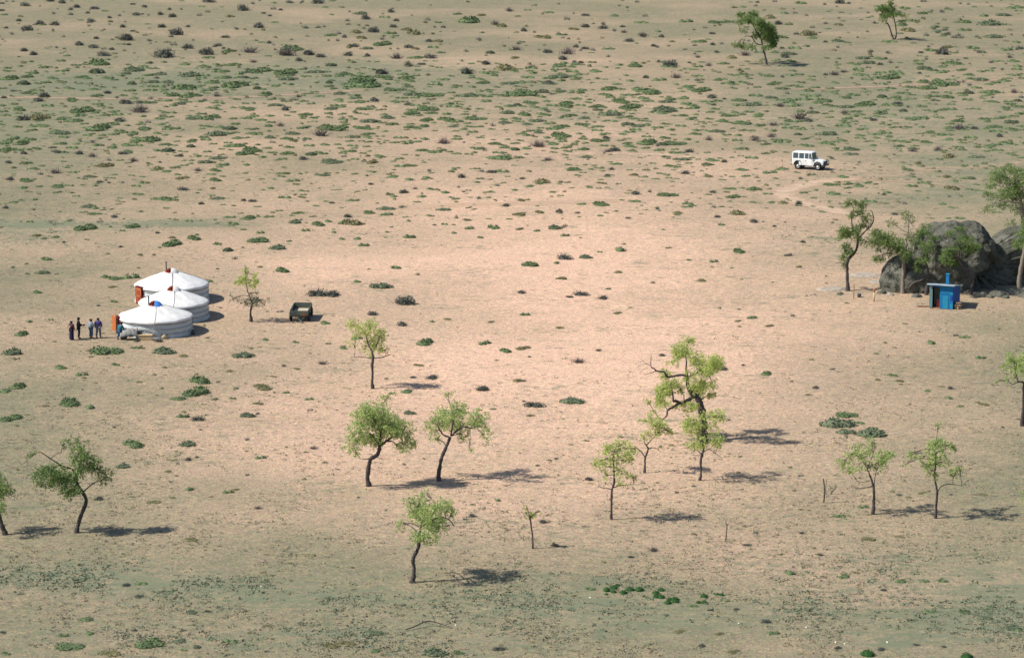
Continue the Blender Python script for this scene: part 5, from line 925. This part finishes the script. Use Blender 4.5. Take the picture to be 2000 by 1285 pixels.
MB().box((.60, 0, 1.175), (.16, 1.5, .06)).build('cowl', M['white'], jp, False, .01)
gr = MB().box((1.835, 0, .82), (.05, .92, .36)).build('grille', M['greym'], jp)
for k in range(9): MB().box((1.865, -.34 + k * .085, .82), (.02, .03, .3)).build('slot', M['black'], gr)
for sg in (-1, 1):
    MB().lathe([(.10, 0), (.12, .02), (.09, .05), (.01, .06)], 16, c=(0, 0, 0)).build('headlight', M['lamp'], jp, True).matrix_local = Matrix.Translation((1.80, .66 * sg, .82)) @ Matrix.Rotation(R(90), 4, 'Y')
    MB().box((1.81, .70 * sg, .98), (.03, .1, .05)).build('indicator', M['amber'], jp); MB().box((-1.95, .72 * sg, .80), (.03, .1, .14)).build('tail_light', M['redgl'], jp)
m_ = MB(); m_.box((1.95, 0, .55), (.12, 1.66, .14)); m_.box((-2.02, 0, .52), (.1, 1.5, .12)); m_.build('bumper', M['greym'], jp, False, .02)
m_ = MB()
for y in (-.5, 0, .5): m_.tube([(C3(2.02, y, .5), .025), (C3(2.04, y, 1.05), .025)], 6)
for z in (.72, .9, 1.05): m_.tube([(C3(2.03, -.7, z), .025), (C3(2.04, .7, z), .025)], 6)
m_.build('bull_bar', M['greym'], jp)
m_ = MB(); m_.box((-.05, 0, .48), (3.4, .7, .14)); m_.box((xr, 0, .37), (.12, 1.4, .12)); m_.box((xf, 0, .37), (.12, 1.4, .12)); m_.box((-.2, 0, .55), (3.3, 1.5, .1)); m_.build('chassis', M['black'], jp)
for x in (xr, xf):
    for sg in (-1, 1): wheel(jp, 'wheel', x, .70 * sg, .385, .22, 'chrome')
m_ = MB(); m_.lathe([(.20, -.10), (.34, -.11), (.37, -.05), (.37, .05), (.34, .1), (.2, .1), (.01, .08)], 24); sw = m_.build('spare_wheel', M['black'], jp, True); sw.matrix_local = Matrix.Translation((-2.08, 0, 1.0)) @ Matrix.Rotation(R(-90), 4, 'Y')
MB().box((-1.955, 0, 1.5), (.02, 1.2, .42)).build('rear_window', M['glass'], jp)
SHADOW_EMPTY = None

# ------------------------------------------------------------ posts
def post(label, px, py, h, r, m, topm=None, lean=0.0):
    if topm is None:
        o = MB().tube([(C3(0, 0, -.1), r), (C3(lean, 0, h), r * .85)], 8).build('marker_post', M[m], None, True); place(o, px, py); return tag(o, label, 'post')
    t = thing('marker_post', label, 'post', at(px, py)); MB().tube([(C3(0, 0, -.1), r), (C3(lean * .72, 0, h * .72), r)], 8).build('shaft', M[m], t, True)
    MB().tube([(C3(lean * .72, 0, h * .72), r * 1.1), (C3(lean, 0, h), r * 1.1)], 8).build('painted_tip', M[topm], t, True); return t
post('thin stake with a reddish tip left of the white off-road car', 1527, 328.5, .98, .045, 'tan', 'rust')
post('thin dark red stake between the crooked tree and the boulder', 1667.5, 583, 1.3, .035, 'rust')
post('yellow wooden post with a red tip in front of the boulder', 1707, 589, 1.15, .075, 'tan', 'orange')
m_ = MB(); m_.lathe([(.01, 0), (.15, 0), (.18, .32), (.16, .33), (.13, .04), (.01, .04)], 16); o = m_.build('bucket', M['greym'], None, True); place(o, 1678, 580.5); tag(o, 'dark bucket on the ground between the red stake and the yellow post', 'bucket')

# ------------------------------------------------------------ the blue hut
ang = math.atan2(-.37, .93)
ht = thing('blue_hut', 'small bright blue plank hut with an open doorway in front of the boulder', 'hut', at(1861, 604.8), ang)
M['jamb'] = mat('worn_grey_teal', (0.10, 0.22, 0.26), col2=(0.12, 0.15, 0.12), vscale=3)
# local: +x along the front away from the corner is negative; front wall lies on y = 0 from x = -2.05 to 0; depth +y
Wd, Dp, Hf, Hb = 2.05, 2.55, 2.05, 1.62
m_ = MB(); m_.add([(0, 0, 0), (0, Dp, 0), (0, Dp, Hb), (0, 0, Hf), (-.05, 0, 0), (-.05, Dp, 0), (-.05, Dp, Hb), (-.05, 0, Hf)], [(0, 1, 2, 3), (7, 6, 5, 4), (0, 4, 5, 1), (1, 5, 6, 2), (2, 6, 7, 3), (3, 7, 4, 0)])
m_.add([(x - Wd + .05, y, z) for x, y, z in m_.v[:8]], [(0, 1, 2, 3), (7, 6, 5, 4), (0, 4, 5, 1), (1, 5, 6, 2), (2, 6, 7, 3), (3, 7, 4, 0)])
m_.box((-Wd / 2, Dp - .03, Hb / 2), (Wd - .12, .05, Hb - .01)); sw_ = m_.build('side_wall', M['hutblue'], ht)
m_ = MB()
for k in range(1, 9): m_.box((.006, Dp / 2, k * .2), (.012, Dp - .02, .012))
m_.build('plank_gap', M['navy'], sw_)
MB().box((-Wd + .12, .02, Hf / 2 - .01), (.26, .05, Hf - .03)).build('jamb', M['jamb'], ht)
MB().box((-.62 + .02, .02, Hf / 2 - .01), (1.12, .05, Hf - .03)).build('front_wall', M['huttur'], ht)
MB().box((-Wd / 2, .03, Hf - .1), (Wd - .1, .04, .18)).build('lintel', M['hutblue'], ht)
MB().box((-.66, -.015, .60), (.46, .03, 1.1)).build('lower_panel', M['hutpale'], ht); MB().box((-.62, -.015, 1.5), (.9, .02, .42)).build('upper_panel', M['huttur'], ht)
MB().box((-.16, -.02, 1.0), (.2, .03, .38)).build('board', M['hutblue'], ht); MB().box((-.13, -.02, .26), (.24, .03, .48)).build('board', M['hutpale'], ht); MB().box((-.14, -.02, 1.36), (.22, .03, .2)).build('board', M['hutpale'], ht)
MB().box((-1.35, 1.2, .9), (1.2, .04, 1.7)).build('inner_wall', M['plaster'], ht); MB().box((-1.18, .25, .36), (.62, .05, .72)).build('riser', M['maroon'], ht, False, .01); MB().box((-1.02, .72, .92), (.04, .9, 1.75)).build('partition', M['plaster'], ht)
MB().box((-1.36, .5, .03), (1.1, .95, .04)).build('floor', M['wood'], ht)
sl_ = math.atan2(Hb - Hf, Dp)
MB().box((-Wd / 2, Dp / 2 - .05, (Hf + Hb) / 2 + .05), (Wd + .34, Dp + .5, .06), tx=sl_).build('roof', M['tin'], ht, False, .01)
m_ = MB(); m_.box((-Wd / 2, -.305, Hf + .055), (Wd + .34, .02, .09)); m_.build('fascia', M['tin'], ht)
vp = MB().box((-.78, 1.15, Hf + .28), (.26, .26, .95)).build('vent_shaft', M['huttur'], ht, False, .01); MB().box((-.78, 1.15, Hf + .79), (.32, .32, .06)).build('vent_cap', M['hutpale'], vp)
lg = random.Random(5)
for k in range(9):
    m_ = MB(); L_ = lg.uniform(.5, .65); r_ = lg.uniform(.09, .115); m_.tube([(C3(-L_ / 2, 0, 0), r_), (C3(L_ / 2, 0, 0), r_ * .9)], 8); o = m_.build('firewood_log', M['wood'] if k % 2 else M['bark_pale'], None, True)
    row = k // 3; b_ = at(1871 + (k % 3 - 1) * 4.2 + row, 603.2); o.location = b_ + Vector((0, .0, .10 + row * .2)); o.rotation_euler = (0, 0, R(70) + lg.uniform(-.25, .25))
    tag(o, f'{["bottom", "middle", "top"][row]} row {["left", "centre", "right"][k % 3]} log of the firewood pile right of the blue hut', 'log', 'logs of the firewood pile')
o = MB().box((0, 0, .05), (1.05, .2, .08)).build('plank', M['rust'], None); place(o, 1804, 599.5, R(-8)); tag(o, 'reddish brown plank lying flat left of the blue hut', 'plank')
for (px, py, L_) in ((1575, 578, .3), (1583, 577, .22), (1591, 576, .32)):
    m_ = MB(); m_.lathe([(.01, -.02), (.5, 0), (.45, .2), (.2, .3), (.01, .33)], 7); m_.v = [(x * L_ * 1.3, y * L_, z * L_) for x, y, z in m_.v]; o = m_.build('stone', M['bark_pale'], None); place(o, px, py, px); tag(o, {1575: 'left', 1583: 'middle', 1591: 'right'}[px] + ' one of three small dark stones left of the crooked tree', 'stone', 'small stones left of the boulder')

# ------------------------------------------------------------ rocks
rm = bpy.data.materials.new('granite'); rm.use_nodes = True; n = rm.node_tree.nodes; l = rm.node_tree.links; p = n['Principled BSDF']; p.inputs['Roughness'].default_value = .92; p.inputs['Specular IOR Level'].default_value = .15
tc = n.new('ShaderNodeTexCoord')
def nz(s, d=6, r=.65):
    z = n.new('ShaderNodeTexNoise'); z.inputs['Scale'].default_value = s; z.inputs['Detail'].default_value = d; z.inputs['Roughness'].default_value = r; l.new(tc.outputs['Object'], z.inputs['Vector']); return z.outputs['Fac']
def mr(s, a, b):
    q = n.new('ShaderNodeMapRange'); q.inputs[1].default_value = a; q.inputs[2].default_value = b; l.new(s, q.inputs[0]); return q.outputs[0]
def mx(f, a, b):
    m = n.new('ShaderNodeMix'); m.data_type = 'RGBA'; l.new(f, m.inputs[0])
    for i, q in ((6, a), (7, b)):
        if isinstance(q, tuple): m.inputs[i].default_value = (*q, 1)
        else: l.new(q, m.inputs[i])
    return m.outputs[2]
c1 = mx(mr(nz(.5), .35, .65), (0.07, 0.07, 0.054), (0.155, 0.152, 0.125)); c1 = mx(mr(nz(1.8), .5, .62), c1, (0.05, 0.05, 0.038)); n1 = nz(5); c1 = mx(mr(n1, .6, .75), c1, (0.05, 0.05, 0.045))
l.new(c1, p.inputs['Base Color']); bb = n.new('ShaderNodeBump'); bb.inputs['Strength'].default_value = .9; bb.inputs['Distance'].default_value = .15; l.new(nz(3, 8, .7), bb.inputs['Height']); l.new(bb.outputs[0], p.inputs['Normal'])
M['rock'] = rm; M['sandrock'] = mat('sand_coloured_rock', (0.40, 0.33, 0.26), col2=(0.24, 0.21, 0.17), vscale=2, bump=.8)
def rock(name, label, loc, cen, ells, caves, sub=6, amp=.34, ns=.62, rz=0):
    """surface seen from cen: the farthest ellipsoid hit, broken by noise; caves: (direction, angular size, depth factor)"""
    bm = bmesh.new(); bmesh.ops.create_icosphere(bm, subdivisions=sub, radius=1); cen = Vector(cen)
    cv = [(Vector(d).normalized(), a, f) for d, a, f in caves]
    for v in bm.verts:
        d = v.co.normalized(); best = .6 if sub > 5 else .05
        for (ex, ey, ez, rx, ry, rz_) in ells:
            o_ = cen - Vector((ex, ey, ez)); A_ = (d.x / rx) ** 2 + (d.y / ry) ** 2 + (d.z / rz_) ** 2; B_ = o_.x * d.x / rx ** 2 + o_.y * d.y / ry ** 2 + o_.z * d.z / rz_ ** 2; C_0 = (o_.x / rx) ** 2 + (o_.y / ry) ** 2 + (o_.z / rz_) ** 2 - 1
            D_ = B_ * B_ - A_ * C_0
            if D_ > 0: best = max(best, (-B_ + math.sqrt(D_)) / A_)
        p_ = cen + d * best; q = p_ * ns
        q = q + Vector(loc); f = mnoise.fractal(q, .9, 2.1, 6) * amp + (mnoise.ridged_multi_fractal(q * .6, .9, 2, 4, 1, 2) - 1) * amp * .5
        k = 1.0
        for (cd, a_, f_) in cv:
            an_ = d.angle(cd) / a_ + mnoise.noise(p_ * 1.1) * .55
            if an_ < 1: k = min(k, f_ + (1 - f_) * max(0, an_) ** 4)
        v.co = cen + d * max(.3 if sub > 5 else .03, best * k + f)
    me = bpy.data.meshes.new(name); bm.to_mesh(me); bm.free(); o = obj(name, me, M['sandrock'] if 'pale' in label else rm); o.location = loc; o.rotation_euler = (0, 0, rz); return tag(o, label, 'rock')
rock('boulder', 'huge grey granite boulder with a dark cave, behind the blue hut', at(1880, 574) + Vector((0, 1.2, 0)), (1.0, 3.2, 1.6),
     [(-4.6, 1.6, .6, 2.3, 2.2, 2.55), (-.7, 3.2, 1.4, 3.7, 3.9, 4.35), (.9, 3.4, 1.7, 2.9, 3.5, 3.95), (5.9, 5.8, .8, 3.6, 3.0, 4.0), (-2.4, 1.6, .3, 3.2, 2.2, 2.4), (2.0, .6, -.3, 3.0, 1.3, 1.5)],
     [((1.9, -3.2, -1.1), .44, .30), ((3.2, -2.6, -.2), .52, .22), ((4.6, -1.0, .1), .42, .30)])
rock('rock_ledge', 'low brown rock shelf at the right edge below the boulder cave', at(1985, 573), (0, 0, 0), [(0, 0, 0, 2.6, .9, .42)], [], 4, .08, 1.2)
rock('rock_ledge', 'flat grey slab lying left of the pale trunked tree', at(1690, 538), (0, 0, 0), [(0, 0, 0, 1.7, 1.2, .16)], [], 4, .05, 1.2)
rock('rock_ledge', 'low pale rock hump left of the crooked tree by the boulder', at(1622, 566), (0, 0, 0), [(0, 0, 0, 1.3, .9, .2), (.8, .6, 0, 1.0, .8, .16)], [], 4, .06, 1.2)
rock('rock_ledge', 'small pale slab beside the left end of the boulder', at(1714, 551), (0, 0, 0), [(0, 0, 0, .8, .9, .14)], [], 4, .05, 1.2)
sr = random.Random(11)
for k, (px, py, sz) in enumerate([(1722, 573, .35), (1738, 577, .28), (1790, 580, .4), (1906, 581, .35), (1918, 579, .5), (1934, 581, .3), (1950, 578, .6), (1965, 582, .28), (2004, 580, .6), (1640, 575, .25)]):
    rock('fallen_rock', ['knee-high grey rock at the left foot of the boulder', 'small grey rock between the yellow post and the pale trunked tree', 'grey rock just left of the blue hut at the boulder foot', 'grey rock behind the shadow of the blue hut', 'larger grey rock right of the blue hut below the cave', 'small low rock in front of the cave',
         'biggest loose rock in front of the boulder cave', 'small rock left of the brown rock shelf', 'rock cut by the right edge of the photo below the cave', 'small rock left of the foot of the crooked tree'][k], at(px, py), (0, 0, 0), [(0, 0, 0, sz * 1.2, sz, sz * .7)], [], 3, .12, 1.6)
M['palest'] = mat('pale_stone', (.75, .74, .70), var=.1)
for px, py in ((510, 1145), (890, 1221), (1153, 1167), (1443, 1217), (1575, 1225), (1632, 1254), (1650, 1257), (1733, 1254)):
    m_ = MB(); m_.lathe([(.01, -.02), (.5, 0), (.4, .3), (.01, .4)], 6); m_.v = [(x * .14, y * .1, z * .14) for x, y, z in m_.v]; o = m_.build('pale_stone', M['palest'], None); place(o, px, py, px)
    tag(o, f'tiny white stone in the foreground, {words(px / 20)} percent across' + (' below its neighbour' if px == 1650 else ' above its neighbour' if px == 1632 else ''), 'stone', 'tiny white stones in the foreground')
